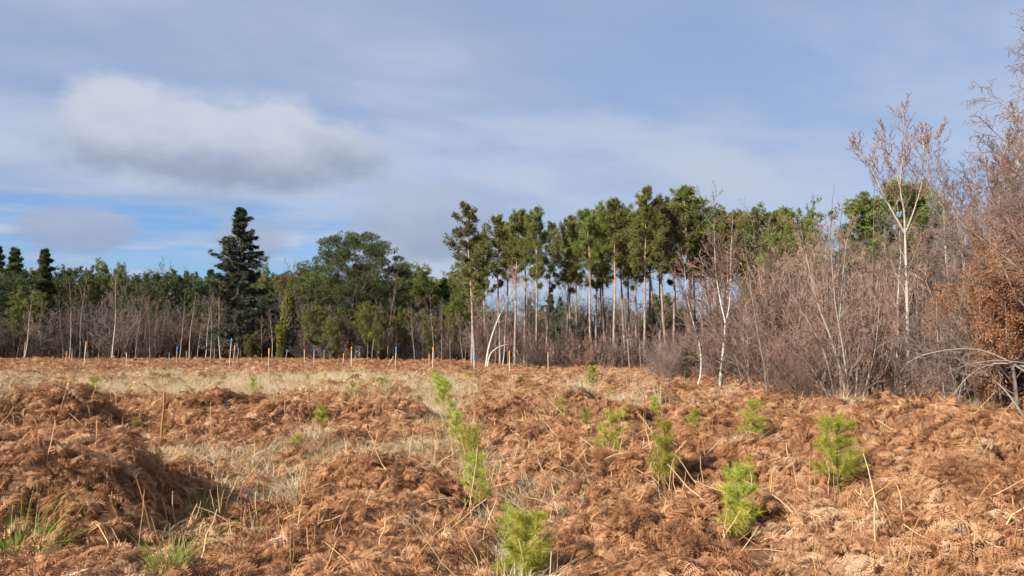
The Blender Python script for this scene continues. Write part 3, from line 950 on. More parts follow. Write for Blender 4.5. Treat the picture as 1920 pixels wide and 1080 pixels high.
def pine_broad(seed, h=15.5, r=.38, rad=5.9, zlo=.22, npad=185, mat='needle'):
    """old open-grown pine: crooked trunk, heavy limbs, foliage in layered pads over a dome"""
    rg = np.random.default_rng(seed)
    P = path(np.zeros((1, 3)), np.array([[.04, 0, 1.]]), np.array([h * .86]), 14, rg, .06, .06)
    Rd = (r * (1 - .85 * np.linspace(0, 1, 14)))[None]
    tk = MB().tubes(P, Rd, 10); cr = MB()
    z = zlo + (1 - zlo) * rg.random(npad) ** .9
    prof = np.sqrt(np.clip(1 - ((z - .62) / .42) ** 2, 0.02, 1)) * rad
    prof = np.where(z < .5, rad * (.60 + .40 * sm(z, zlo, .55)), prof)
    a = np.arange(npad) * 2.4 + rg.normal(0, .35, npad)
    lob = 1 + .30 * np.sin(3 * a + 1.3 * seed) + .18 * np.sin(5 * a + z * 9)
    rr = prof * lob * np.sqrt(rg.uniform(.35, 1.05, npad))
    pad = np.stack([np.cos(a) * rr, np.sin(a) * rr, z * h], 1)
    k0 = np.clip((z * .80 - .06) / .86 * 13 - rr / rad * 2.0, 2, 12.9)
    ki = k0.astype(int); f = (k0 - ki)[:, None]
    foot = P[0, ki] * (1 - f) + P[0, np.minimum(ki + 1, 13)] * f
    pad[:, :2] += foot[:, :2]
    t = np.linspace(0, 1, 9)[None, :, None]
    mid = (foot + pad) / 2 + np.stack([rg.normal(0, .35, npad), rg.normal(0, .35, npad), rg.uniform(-.5, .1, npad)], 1)
    L = foot[:, None] * (1 - t) ** 2 + 2 * mid[:, None] * t * (1 - t) + pad[:, None] * t ** 2
    Rl = np.linspace(1, .22, 9)[None] * np.clip(.018 + .006 * rr, .018, .055)[:, None]
    br = MB().tubes(L, Rl, 5)
    B, Rb = kids(L, Rl, 7, .5, 1, (.5, 1.1), .22, 5, rg, .15, .08, 0, .5, .012, shape=lambda t: 1 + 0 * t, minlen=.5)
    br.tubes(B, Rb, 3)
    tk.q += [k + tk.nv for k in br.q]; tk.v += br.v; tk.nv += br.nv
    n = 105
    q = unit(rg.normal(size=(npad, n, 3))) * rg.uniform(.35, 1.0, (npad, n, 1)) ** .6
    size = rg.uniform(.75, 1.35, (npad, 1, 1))
    q = q * np.array([1.0, 1.0, .42]) * size
    c = pad[:, None, :] + q + np.array([0, 0, .15])
    cr.tufts(c.reshape(-1, 3), unit(q.reshape(-1, 3) + np.array([0, 0, .35])), .26, 6, .055, .7, rg)
    return [('trunk', tk.mesh('old_pine_trunk', M['dark_bark'], True)), ('crown', cr.mesh('old_pine_crown', M[mat]))]


def oak(seed, h=8., r=.12, leaves=0, twig='grey_twig', fine=.005, n1=16, bark='dark_bark', leafmat='oak_leaf', ivy=None):
    rg = np.random.default_rng(seed)
    P = path(np.zeros((1, 3)), np.array([[rg.normal(0, .05), 0, 1.]]), np.array([h * .75]), 12, rg, .07, .06)
    Rd = (r * (1 - .85 * np.linspace(0, 1, 12)))[None]
    tk = MB().tubes(P, Rd, 8); br = MB()
    A, Ra = kids(P, Rd, n1, .22, 1, (.5, 1.1), .50, 8, rg, .15, .07, 0, .5, fine * 2, shape=lambda t: 1.0 - .45 * t)
    br.tubes(A, Ra, 5)
    B, Rb = kids(A, Ra, 7, .2, 1, (.5, 1.), .42, 6, rg, .16, .05, 0, .5, fine * 1.4)
    br.tubes(B, Rb, 3)
    C, Rc = kids(B, Rb, 6, .2, 1, (.5, 1.), .45, 4, rg, .16, .03, 0, .5, fine)
    br.tubes(C, Rc, 3)
    D, Rdd = kids(C, Rc, 3, .2, 1, (.5, 1.), .55, 3, rg, .15, 0, 0, .6, fine * .8)
    br.tubes(D, Rdd, 3)
    parts = [('trunk', tk.mesh('oak_trunk', M[bark], True)), ('crown', br.mesh('oak_crown', M[twig]))]
    if leaves:
        ends = np.concatenate([C[:, -1], C[:, -2], D[:, -1], D[:, -1]])
        clump = fbm(ends[:, 0] / .6 + ends[:, 1], ends[:, 2] / .6 + 3 * ends[:, 1], seed)
        ends = ends[clump > .42]
        ends = ends[rg.permutation(len(ends))[:leaves]]
        lf = MB()
        N = len(ends); n = 4
        c = ends[:, None, :] + rg.normal(0, .11, (N, n, 3))
        a = unit(rg.normal(size=(N, n, 3)) + np.array([0, 0, -.5])); b = unit(np.cross(a, rg.normal(size=(N, n, 3))))
        Lf = rg.uniform(.05, .095, (N, n, 1)); nrm = np.cross(a, b)
        v = np.stack([c, c + a * Lf * .5 + b * Lf * .3 + nrm * Lf * .12, c + a * Lf, c + a * Lf * .5 - b * Lf * .3 + nrm * Lf * .12], 2)
        lf.add(v.reshape(-1, 3), q=np.arange(N * n * 4).reshape(-1, 4))
        parts.append(('dead_leaves', lf.mesh('oak_leaves', M[leafmat])))
    if ivy:
        iv = MB(); n = 3000
        t = rg.random(n) ** .8 * .92
        k = t * 11; k0 = np.clip(k.astype(int), 0, 10); f = (k - k0)[:, None]
        p = P[0, k0] * (1 - f) + P[0, k0 + 1] * f
        a = rg.random(n) * 6.28
        rad = (.34 + .40 * np.sin(np.clip(t, 0, 1) * 2.6)) * (1 - .85 * np.clip(t / .92, 0, 1) ** 2.5) * (.45 + 1.1 * vn(t * 14, a * .9, seed)) * rg.uniform(.5, 1.1, n) * (1.2 * r / .12) * .62
        p = p + np.stack([np.cos(a) * rad, np.sin(a) * rad, rg.normal(0, .1, n)], 1)
        iv.tufts(p, np.stack([np.cos(a), np.sin(a), a * 0 - .2], 1), .20, 5, .16, .6, rg)
        parts.append(('ivy', iv.mesh('ivy_leaves', M[ivy])))
    return parts


def thing(parts, name, label, cat, loc, rot=0., scale=1., group=None, tilt=(0, 0)):
    e = bpy.data.objects.new(name, None)
    COL.objects.link(e)
    e.empty_display_size = .3
    e.location = loc
    e.rotation_euler = (tilt[0], tilt[1], rot)
    e.scale = (scale,) * 3 if np.ndim(scale) == 0 else scale
    for pn, me in parts:
        ob(pn, me, e)
    return tag(e, label, cat, group)


def stand(parts, h0, name, label, cat, u, vtop, Y, rot=None, wide=1.0, group=None, tilt=(0, 0)):
    """a tree whose foot stands at column u, distance Y, and whose top reaches row vtop"""
    x = X(u, Y); z = float(base_z(x, Y)) - .05
    s = (at(u, vtop, Y)[2] - z) / h0
    return thing(parts, name, label, cat, (x, Y, z), rng.random() * 6.28 if rot is None else rot, (s * wide, s * wide, s), group, tilt)


def top(parts):
    zs = []
    for _, me in parts:
        a = np.empty(len(me.vertices) * 3, np.float32); me.vertices.foreach_get('co', a); zs.append(a[2::3].max())
    return float(max(zs))


# ------------------------------------------------------------------ tall pine stand
PT = [pine_tall(500, crown=.44, width=1.95, gap=.25), pine_tall(501, crown=.40, width=1.75, gap=.2), pine_tall(502, crown=.50, width=1.9, lop=.35, gap=.3),
      pine_tall(503, crown=.42, width=2.0, mat='needle_olive', gap=.4), pine_tall(504, crown=.58, width=1.8, lop=.3, gap=.22), pine_tall(505, crown=.46, width=1.8, gap=.45)]
PTH = [top(p) for p in PT]
tall = [  # u, vtop, Y, variant, width
    (891, 373, 61, 4, 1.0), (885, 440, 66, 4, 1.15), (938, 396, 66, 5, .9), (966, 384, 62, 0, .95), (983, 398, 67, 1, .9),
    (1005, 380, 61, 2, .85), (1023, 412, 66, 5, .85), (1059, 394, 63, 2, .85), (1069, 425, 70, 1, .9), (1107, 386, 62, 0, .95),
    (1117, 400, 67, 5, .9), (1134, 374, 68, 2, .9), (1149, 368, 61, 1, 1.0), (1170, 371, 64, 0, .95), (1192, 388, 67, 2, .9),
    (1207, 343, 58, 4, .85), (1217, 385, 70, 1, 1.), (1239, 392, 67, 0, .9), (1249, 362, 63, 3, .95), (1259, 380, 60, 3, .9),
    (1290, 344, 62, 1, 1.25), (1314, 398, 65, 3, 1.0), (1341, 410, 68, 5, 1.), (1372, 388, 62, 3, 1.05), (1398, 402, 68, 0, 1.), (1424, 380, 63, 2, 1.1),
    (1452, 385, 66, 0, 1.1), (1522, 398, 64, 2, 1.1),
    (912, 425, 74, 2, .9), (952, 410, 76, 0, .9), (1083, 405, 75, 2, .95), (1126, 395, 77, 4, .9),
    (1182, 380, 74, 2, .9), (1228, 375, 75, 0, .95), (1270, 372, 73, 2, 1.), (1302, 380, 76, 4, 1.), (1328, 385, 74, 0, 1.05), (1356, 395, 78, 2, 1.05), (1385, 392, 74, 1, 1.1), (1410, 395, 78, 3, 1.1), (1438, 398, 75, 2, 1.1), (1475, 392, 72, 1, 1.1)]
tall.sort()
for i, (u, vt, Y, k, w) in enumerate(tall):
    stand(PT[k], PTH[k], 'tall_pine', f'tall bare-trunked pine, {nth(i)} from the left in the pine stand', 'pine', u, vt, Y, wide=w * 1.05, group='tall pines of the stand', tilt=(rng.normal(0, .012), rng.normal(0, .016)))
BP = pine_bushy(520, 13, .2, 3.0, .62, 'needle', 46); BPH = top(BP)
stand(BP, BPH, 'bushy_pine', 'broad bright green pine with low crown at right end of the pine stand', 'pine', 1492, 366, 52, wide=.72)
stand(BP, BPH, 'bushy_pine', 'dark green pine with low crown beside the right end of stand', 'pine', 1446, 420, 56, wide=.7)

# ------------------------------------------------------------------ left tree line
SPR = spruce(530, crown=.86, n1=130); SPRH = top(SPR)
stand(SPR, SPRH, 'tall_spruce', 'tall dark spruce with drooping sprays, highest tree on the left', 'spruce', 447, 387, 88, wide=1.42)
FIR = spruce(531, 14, .2, 2.7, .92, 'needle_dark', 90, .05); FIRH = top(FIR)
firs = [(-8, 455, 104, 'pointed dark fir cut by the left edge of the picture'), (27, 460, 108, 'pointed fir top second from the left edge'),
        (80, 463, 100, 'lone pointed fir standing clear against sky at far left'), (508, 560, 96, 'dark fir at the foot of the ivy-clad tree'),
        (546, 548, 90, 'dense dark fir between ivy-clad tree and big spreading pine'), (832, 517, 108, 'dark pointed spruce behind left end of the pine stand'),
        (786, 532, 112, 'smaller pointed spruce right of the big spreading pine'), (1032, 548, 84, 'dark spruce seen between trunks of the pine stand')]
for u, vt, Y, lb in firs:
    stand(FIR, FIRH, 'fir_tree', lb, 'fir', u, vt, Y, wide=1.25)
OLD = pine_broad(540, mat='needle_dark'); OLDH = top(OLD)
OLD2 = pine_broad(543, 14, .3, 3.6, .40, 60, 'needle_dark'); OLD2H = top(OLD2)
stand(OLD, OLDH, 'spreading_pine', 'huge spreading old pine with rounded green crown in the tree line', 'pine', 652, 428, 84, wide=.88, rot=.6)
stand(OLD2, OLD2H, 'spreading_pine', 'narrower spreading pine leaning out right of the huge pine', 'pine', 735, 493, 88, wide=.85, rot=2.0)
BD = [pine_bushy(550, 9, .13, 2.5, .72, 'needle_dark'), pine_bushy(551, 9, .13, 2.3, .66, 'needle'), pine_bushy(552, 9, .12, 2.2, .8, 'needle_olive')]
BDH = [top(p) for p in BD]
bushy = [(8, 505, 96, 0, 1.3), (48, 535, 94, 1, 1.1), (140, 494, 100, 0, .85), (165, 530, 104, 0, .9), (110, 515, 106, 0, 1.), (262, 512, 100, 0, .9), (305, 503, 98, 0, 1.0), (345, 508, 101, 0, .9), (385, 514, 99, 0, 1.0),
         (420, 525, 102, 0, .9), (475, 535, 100, 0, 1.), (590, 570, 80, 1, 1.0), (625, 590, 78, 2, .9), (690, 560, 79, 1, 1.0), (712, 590, 77, 2, .8), (757, 572, 82, 1, .9), (805, 590, 80, 2, .8), (858, 548, 84, 1, .9), (868, 560, 90, 0, .9)]
for i, (u, vt, Y, k, w) in enumerate(bushy):
    stand(BD[k], BDH[k], 'bushy_pine', f'{("dark", "green", "olive green")[k]} rounded pine in the left tree line, {nth(i)} from the left', 'pine', u, vt, Y, wide=w, group='rounded pines of the left tree line')
SM = pine_bushy(556, 3, .05, 1.1, .95, 'needle_olive', 34); SMH = top(SM)
stand(SM, SMH, 'young_pine', 'small bright green pine at the wood edge below the tall spruce', 'pine', 472, 622, 84, wide=.9)
stand(SM, SMH, 'young_pine', 'young green pine bush in undergrowth below the right pines', 'pine', 1292, 655, 36, wide=1.0)
stand(SM, SMH, 'young_pine', 'dim young pine bush half hidden behind the forked white birch', 'pine', 1342, 680, 34, wide=1.0)
IVY = oak(560, 12, .2, ivy='ivy', fine=.012); IVYH = top(IVY)
stand(IVY, IVYH, 'ivy_clad_tree', 'bare tree clothed in yellowish ivy right of the tall spruce', 'tree', 527, 482, 83, wide=.62)
IVG = oak(561, 9, .16, ivy='ivy_green', fine=.010, n1=5); IVGH = top(IVG)
stand(IVG, IVGH, 'ivy_clad_tree', 'trunk wrapped in dark green ivy among the pine stand', 'tree', 1037, 565, 58, wide=.62)
OKB = [oak(570, 12, .16, fine=.013), oak(571, 12, .15, fine=.013)]; OKBH = [top(p) for p in OKB]
bare = [(270, 480, 112, 0), (235, 500, 110, 1), (335, 490, 114, 1), (380, 492, 116, 0), (540, 478, 108, 0), (1345, 345, 70, 1), (1470, 360, 60, 0), (1085, 500, 95, 1), (1225, 520, 92, 0), (975, 530, 96, 1)]
for i, (u, vt, Y, k) in enumerate(bare):
    stand(OKB[k], OKBH[k], 'bare_tree', f'leafless grey twiggy tree rising behind the conifers, {nth(sorted(b[0] for b in bare).index(u))} from the left', 'tree', u, vt, Y, wide=.7, group='leafless trees behind the conifers')

BF = [birch(580 + i, 9, .085, .9, .010, n1=16, mat=('birch', 'birch_dim', 'birch')[i], ratio1=.28, up=.14, lv4=2) for i in range(3)] + [birch(583 + i, 8, .06, .9, .010, n1=14, mat='birch_dim', ratio1=.28, up=.14, lv4=2) for i in range(2)]
BFH = [top(p) for p in BF]
left_b = [(49, 540, 88, 0), (68, 560, 92, 3), (95, 575, 92, 4), (122, 545, 91, 3), (134, 520, 90, 1), (152, 515, 92, 0), (170, 560, 94, 4), (188, 550, 92, 4), (201, 570, 94, 3), (213, 503, 86, 2), (240, 560, 92, 4), (256, 535, 90, 3), (272, 560, 94, 4), (284, 548, 89, 3), (291, 560, 91, 4), (302, 555, 92, 3),
          (318, 560, 94, 4), (339, 540, 87, 1), (357, 545, 86, 2), (372, 555, 88, 3), (387, 550, 85, 0), (397, 548, 84, 1), (404, 560, 88, 4), (416, 532, 85, 0), (452, 560, 86, 3), (492, 590, 84, 4), (512, 575, 82, 2), (571, 610, 82, 4), (620, 585, 79, 3),
          (698, 560, 78, 3), (709, 570, 80, 4), (727, 520, 78, 1), (746, 590, 80, 4), (778, 560, 76, 3), (792, 585, 80, 4), (815, 540, 76, 3), (828, 555, 78, 4), (845, 590, 76, 3), (868, 580, 72, 3), (873, 610, 74, 4)]
left_b.sort()
for i, (u, vt, Y, k) in enumerate(left_b):
    stand(BF[k], BFH[k], 'bare_birch', f'slender leafless birch at the wood edge, {nth(i)} from the left', 'birch', u, vt, Y, wide=.85, group='bare birches along the left wood edge', tilt=(0, rng.normal(0, .03)))
mid_b = [(918, 600, 62, 3), (928, 590, 66, 4), (941, 540, 59, 0), (952, 600, 64, 3), (988, 600, 60, 1), (997, 590, 62, 3), (1080, 600, 66, 4), (1130, 560, 60, 3), (1142, 600, 56, 4), (1161, 560, 62, 4), (1180, 540, 50, 3), (1200, 580, 46, 4), (1232, 560, 52, 3), (1275, 560, 48, 4), (1330, 540, 44, 3)]
for i, (u, vt, Y, k) in enumerate(mid_b):
    stand(BF[k], BFH[k], 'bare_birch', f'thin leafless birch among the pine trunks, {nth(i)} from the left', 'birch', u, vt, Y, wide=.9, group='bare birches among the pine trunks', tilt=(0, rng.normal(0, .04)))


# ------------------------------------------------------------------ hero birches (followed stem by stem)
def spline(pts, n):
    pts = np.asarray(pts, float)
    P = np.vstack([2 * pts[0] - pts[1], pts, 2 * pts[-1] - pts[-2]])
    out = []
    seg = len(pts) - 1
    for t in np.linspace(0, seg - 1e-6, n):
        i = int(t); f = t - i
        a, b, c, d = P[i:i + 4]
        out.append(.5 * (2 * b + (c - a) * f + (2 * a - 5 * b + 4 * c - d) * f ** 2 + (3 * b - a - 3 * c + d) * f ** 3))
    return np.array(out)


def hero(name, label, cat, Y, stems, seed, depth=.35, group=None, **kw):
    """stems: (list of photo points, radius at foot, radius at end)"""
    u0, v0 = stems[0][0][0]
    x0 = X(u0, Y); z0 = float(base_z(x0, Y))
    base = np.array([x0, Y, z0])
    rg = np.random.default_rng(seed)
    sp = []; rr = []
    drift = {}
    for pts, r0, r1 in stems:
        off = drift.get(tuple(pts[0]), 0.0)
        dy = rg.uniform(-1, 1) * depth
        w = []
        for j, (u, v) in enumerate(pts):
            yy = Y + off + dy * j
            w.append(at(u, v, yy)); drift[(u, v)] = yy - Y
        w = np.array(w)
        if tuple(pts[0]) == tuple(stems[0][0][0]):
            w[0] = base - np.array([0, 0, .1]) if len(sp) == 0 else w[0]
        q = spline(w, 16) - base
        sp.append(q); rr.append((r0 * .52) * (1 - np.linspace(0, 1, 16)) ** 1.1 + r1 * .42)
    parts = birch(seed, spine=sp, spine_r=rr, **kw)
    return thing(parts, name, label, cat, base, group=group)


hero('white_birch', 'curved slim white birch in front of pine stand, left of the forked one', 'birch', 25.5,
     [([(1309, 752), (1306, 735), (1314, 700), (1313, 655), (1300, 605), (1289, 560), (1284, 510), (1278, 465)], .070, .008)], 601, n1=26, t0=.35, fine=.006, ratio1=.22, lv4=3)
hero('white_birch', 'forked white birch in front of the pine stand', 'birch', 25.0,
     [([(1349, 752), (1349, 735), (1353, 690), (1358, 640), (1360, 606)], .095, .065), ([(1360, 606), (1350, 560), (1342, 510), (1340, 460), (1338, 415)], .045, .007),
      ([(1360, 606), (1367, 575), (1370, 510), (1371, 460), (1374, 405)], .042, .007), ([(1353, 650), (1340, 610), (1325, 560), (1312, 500)], .022, .006)], 602, n1=16, t0=.15, fine=.006, ratio1=.32, lv4=2)
hero('white_birch', 'tall white birch with three-way fork rising above the right thicket', 'birch', 24.0,
     [([(1699, 760), (1701, 735), (1702, 640), (1700, 540), (1697, 438)], .115, .075), ([(1697, 438), (1678, 405), (1655, 362), (1636, 320), (1618, 288), (1600, 268)], .055, .008),
      ([(1697, 438), (1695, 395), (1688, 352), (1692, 300), (1696, 250), (1690, 192)], .055, .007), ([(1688, 352), (1676, 310), (1660, 268), (1652, 232)], .035, .006),
      ([(1697, 438), (1712, 400), (1726, 355), (1735, 310), (1748, 270), (1768, 240)], .045, .007), ([(1735, 310), (1731, 270), (1728, 236)], .025, .006)], 603, n1=14, t0=.18, fine=.0055, ratio1=.40, lv4=3, ang=(.35, .7))
hero('white_birch', 'slimmer pale birch close left of the tall three-forked birch', 'birch', 24.6,
     [([(1680, 760), (1678, 735), (1684, 640), (1683, 580), (1686, 520), (1689, 470), (1684, 400), (1680, 350)], .075, .01)], 604, n1=16, t0=.35, fine=.005, ratio1=.28)
hero('leaning_birch', 'white birch leaning right at the left end of the pine stand', 'birch', 56,
     [([(911, 686), (915, 660), (926, 620), (938, 590), (950, 568)], .125, .09), ([(950, 568), (956, 545), (962, 520), (968, 500)], .055, .012), ([(950, 568), (960, 553), (968, 538), (974, 515)], .05, .012)], 605, n1=6, t0=.4, fine=.012, ratio1=.45, lv4=2)
hero('arching_birch', 'white birch stem bent over in an arch touching the bracken', 'birch', 55,
     [([(913, 684), (918, 668), (930, 654), (946, 647), (958, 645)], .08, .06), ([(958, 645), (966, 650), (972, 664), (978, 682)], .06, .025), ([(958, 645), (960, 636), (957, 624)], .03, .01)], 606, n1=3, t0=.6, fine=.010, ratio1=.2, lv4=0)
hero('bent_birch', 'pale birch branches bowed over in arcs beside the right thicket', 'branches', 15.5,
     [([(1935, 790), (1895, 745), (1858, 708), (1825, 685)], .04, .014), ([(1935, 705), (1880, 672), (1830, 655), (1770, 657), (1715, 672), (1690, 695)], .032, .010), ([(1935, 690), (1880, 681), (1840, 690), (1806, 715), (1783, 752)], .028, .012),
      ([(1935, 682), (1870, 676), (1815, 684), (1775, 700)], .022, .008)], 607, n1=5, t0=.25, fine=.004, ratio1=.26, lv4=0, depth=.1, limb_white='all', mat='birch_dim')
hero('slim_birch', 'slim yellowish birch stem in front of the arching pale branches', 'birch', 17.5,
     [([(1777, 790), (1773, 760), (1768, 715), (1762, 670), (1757, 620), (1756, 560)], .036, .008)], 608, n1=18, t0=.25, fine=.005, ratio1=.3, mat='birch_dim')
cl = []
for (u0, pts, r0) in [(1588, [(1582, 720), (1560, 640), (1530, 560), (1510, 470), (1500, 420)], .07), (1592, [(1590, 730), (1580, 650), (1565, 560), (1558, 470), (1548, 410)], .06),
                      (1570, [(1560, 720), (1545, 660), (1520, 610), (1490, 560), (1462, 520)], .045), (1600, [(1606, 720), (1610, 640), (1618, 560), (1612, 480)], .05),
                      (1577, [(1576, 720), (1573, 640), (1577, 560), (1585, 470), (1592, 430)], .05), (1608, [(1622, 730), (1640, 660), (1648, 580), (1650, 500)], .045), (1565, [(1548, 735), (1528, 700), (1508, 670), (1480, 630)], .035)]:
    cl.append(([(u0, 784)] + pts, r0, .008))
hero('birch_clump', 'many-stemmed white birch clump at the front of the right thicket', 'birch', 19.0, cl, 609, n1=16, t0=.12, fine=.006, ratio1=.30, lv4=2, depth=.22, mat='birch_dim')
WB = birch(620, 13, .12, 1.35, .0062, n1=26, t0=.2, up=.05, weep=.30, ang=(.6, .95), ratio1=.30, lv4=3, rr1=.28); WBH = top(WB)
stand(WB, WBH, 'weeping_birch', 'large birch overhanging the top right corner with drooping dark twigs', 'birch', 1938, -190, 16.5, rot=5.3, wide=1.25)
BR = [birch(630 + i, 9, .06, 1.3, .0075, n1=26, t0=.10, mat=('birch_dim', 'birch')[i % 2], ratio1=.30, up=.10, lv4=3, twig=('birch_twig', 'grey_twig', 'birch_twig')[i]) for i in range(3)]
BRH = [top(p) for p in BR]
right_b = [(1402, 520, 30, 2), (1430, 560, 27, 0), (1455, 470, 33, 2), (1478, 500, 28, 0), (1502, 470, 36, 1), (1530, 440, 30, 2), (1556, 480, 34, 0), (1580, 430, 28, 1), (1612, 470, 32, 0), (1635, 450, 27, 2), (1650, 400, 36, 1),
           (1668, 480, 30, 0), (1725, 460, 28, 2), (1745, 420, 33, 0), (1768, 440, 25, 2), (1785, 340, 30, 1), (1806, 300, 28, 1), (1828, 330, 26, 2), (1850, 280, 30, 1), (1868, 240, 27, 1), (1890, 200, 25, 1), (1905, 260, 23, 2), (1925, 190, 24, 1), (1945, 240, 22, 0), (1980, 220, 23, 1), (1815, 380, 21, 2), (1858, 350, 20, 0), (1880, 300, 21, 2), (1912, 330, 19, 0), (1840, 300, 33, 1), (1898, 250, 32, 0), (1935, 290, 30, 2), (1775, 400, 36, 0)]
right_b.sort()
for i, (u, vt, Y, k) in enumerate(right_b):
    stand(BR[k], BRH[k], 'thicket_birch', f'leafless twiggy birch in the right thicket, {nth(i)} from its left end', 'birch', u, vt, Y, wide=1.05, group='bare birches of the right thicket', tilt=(rng.normal(0, .03), rng.normal(0, .05)))
stand(WB, WBH, 'weeping_birch', 'second birch at the right edge, its fine twigs hanging into the top corner', 'birch', 2030, -120, 14.5, rot=4.9, wide=1.3)
YEW = pine_bushy(640, 9, .2, 2.1, .85, 'needle', 110, True, .20, 8); YEWH = top(YEW)
stand(YEW, YEWH, 'dense_conifer', 'dense dome-shaped green conifer behind the three-forked birch', 'conifer', 1706, 326, 40, wide=1.3)
stand(YEW, YEWH, 'dense_conifer', 'lower olive conifer behind the right thicket, left of the dome-shaped one', 'conifer', 1652, 440, 44, wide=.8)
OL = [oak(650, 8, .11, 7000, 'birch_twig', .005), oak(651, 7, .10, 6000, 'birch_twig', .005)]; OLH = [top(p) for p in OL]
for u, vt, Y, k, lb in [(1838, 395, 20, 0, 'oak holding rusty dead leaves beside the right edge of thicket'), (1902, 470, 17, 1, 'leafy brown oak cut by the right edge of the picture'),
                        (1790, 520, 22, 1, 'small oak with rusty leaves right of the three-forked birch'), (1870, 560, 17.5, 1, 'low rusty-leaved oak behind the bowed pale branches'), (1925, 400, 18, 0, 'tallest rusty-leaved oak at the very right edge')]:
    stand(OL[k], OLH[k], 'brown_oak', lb, 'oak', u, vt, Y, wide=.9, group='oaks with dead leaves')


# ------------------------------------------------------------------ undergrowth and the far wood (uncountable masses)
def brush_mesh(seed, h, n, spread, fine):
    rg = np.random.default_rng(seed)
    a = rg.random(n) * 6.28
    p0 = np.stack([np.cos(a) * spread * rg.random(n), np.sin(a) * spread * rg.random(n), np.zeros(n)], 1)
    d = np.stack([np.cos(a) * .35 + rg.normal(0, .15, n), np.sin(a) * .35 + rg.normal(0, .15, n), np.ones(n)], 1)
    P = path(p0, d, h * rg.uniform(.5, 1.1, n), 7, rg, .10, .02)
    Rd = np.maximum(.010 * (1 - .8 * np.linspace(0, 1, 7))[None] * np.ones((n, 1)), fine)
    mb = MB().tubes(P, Rd, 4)
    A, Ra = kids(P, Rd, 7, .2, 1, (.4, .9), .45, 5, rg, .13, .04, 0, .6, fine)
    mb.tubes(A, Ra, 3)
    B, Rb = kids(A, Ra, 6, .15, 1, (.4, .9), .5, 4, rg, .14, .02, 0, .7, fine * .9)
    mb.tubes(B, Rb, 3)
    C, Rc = kids(B, Rb, 3, .2, 1, (.4, .9), .55, 3, rg, .14, 0, 0, .7, fine * .8)
    mb.tubes(C, Rc, 3)
    return mb


br_near = [proto('brush', brush_mesh(700 + i, 2.2, 12, .5, .0050), M[k]) for i, k in enumerate(('scrub', 'scrub_red', 'scrub_red', 'scrub_grey'))]
br_far = [proto('far_brush', brush_mesh(710 + i, 2.2, 10, .6, .011), M[k]) for i, k in enumerate(('scrub', 'scrub', 'scrub_grey', 'scrub_red'))]
br_left = [proto('left_brush', brush_mesh(720 + i, 2.2, 9, .6, .011), M[k]) for i, k in enumerate(('scrub', 'scrub_grey'))]


def place_brush(name, spots, protos, label, cat='undergrowth'):
    x, y, s = spots
    e = np.stack([rng.normal(0, .1, len(x)), rng.normal(0, .1, len(x)), rng.random(len(x)) * 6.28], 1)
    sc = np.stack([s * rng.uniform(.8, 1.3, len(x)), s * rng.uniform(.8, 1.3, len(x)), s], 1)
    return scatter(name, np.stack([x, y, base_z(x, y)], 1), e, sc, protos, label, cat)


def strip(n, u0, u1, Y0, Y1, s0, s1):
    u = rng.uniform(u0, u1, n); y = rng.uniform(Y0, Y1, n)
    return X(u, y), y, rng.uniform(s0, s1, n)


def cat3(*a):
    return tuple(np.concatenate([k[i] for k in a]) for i in range(3))


place_brush('right_scrub', cat3(strip(50, 1470, 2250, 18.5, 24, .35, 1.5), strip(85, 1420, 2300, 24, 34, .8, 2.2), strip(150, 1400, 2300, 34, 50, 1.4, 3.2), strip(70, 1240, 1460, 32, 46, .4, 1.2), strip(40, 1800, 2250, 17.5, 21, .7, 1.8)), br_near, 'dense reddish brown scrub filling the right thicket')
place_brush('stand_scrub', cat3(strip(110, 1000, 1460, 52, 66, .5, 1.3), strip(130, 900, 1500, 68, 90, .9, 2.2)), br_far, 'brown twiggy undergrowth between the pine trunks')
place_brush('left_scrub', cat3(strip(210, -150, 900, 91, 104, .7, 2.4), strip(90, 560, 900, 80, 92, .6, 1.6), strip(160, -500, 930, 106, 125, 1.4, 3.0)), br_left, 'brown twiggy undergrowth behind the left birches')
fw = [bpy.data.objects.new('shape_far_tree', p[1][1]) for p in (BF[3], BF[4], OKB[0], OKB[1])]
fs = []
for p in (BF[3], BF[4]):
    me = p[0][1].copy(); me.materials.clear(); me.materials.append(M['dark_bark'])
    fs.append(bpy.data.objects.new('shape_far_stem', me))
place_brush('far_wood', cat3(strip(280, -700, 2600, 105, 150, .6, .95), strip(130, -200, 880, 92, 106, .55, .9), strip(40, -200, 600, 87, 93, .45, .72), strip(80, 900, 1500, 72, 100, .5, .85)), fw, 'distant leafless wood behind the pines', 'wood')
place_brush('far_stems', cat3(strip(230, -200, 880, 90, 108, .6, 1.0), strip(120, 900, 1520, 68, 100, .5, 1.0), strip(110, 1430, 2200, 21, 40, .4, .85)), fs, 'crowded thin grey stems deep in the wood', 'wood')
fd = [bpy.data.objects.new('shape_far_conifer', p[-1][1]) for p in (FIR,)]
place_brush('far_firs', cat3(strip(110, -900, 780, 112, 150, .6, .95), strip(14, 900, 1480, 95, 130, .35, .6)), fd, 'dark mass of distant firs behind the wood edge', 'wood')
fb = [bpy.data.objects.new('shape_far_pine', p[-1][1]) for p in (BD[0], BD[1], BD[2])]
place_brush('far_pines', cat3(strip(170, -900, 880, 105, 140, .85, 1.35), strip(46, 1520, 2900, 48, 90, .55, .95), strip(26, 900, 1480, 90, 130, .5, .8)), fb, 'dark mass of distant rounded pines behind the wood edge', 'wood')


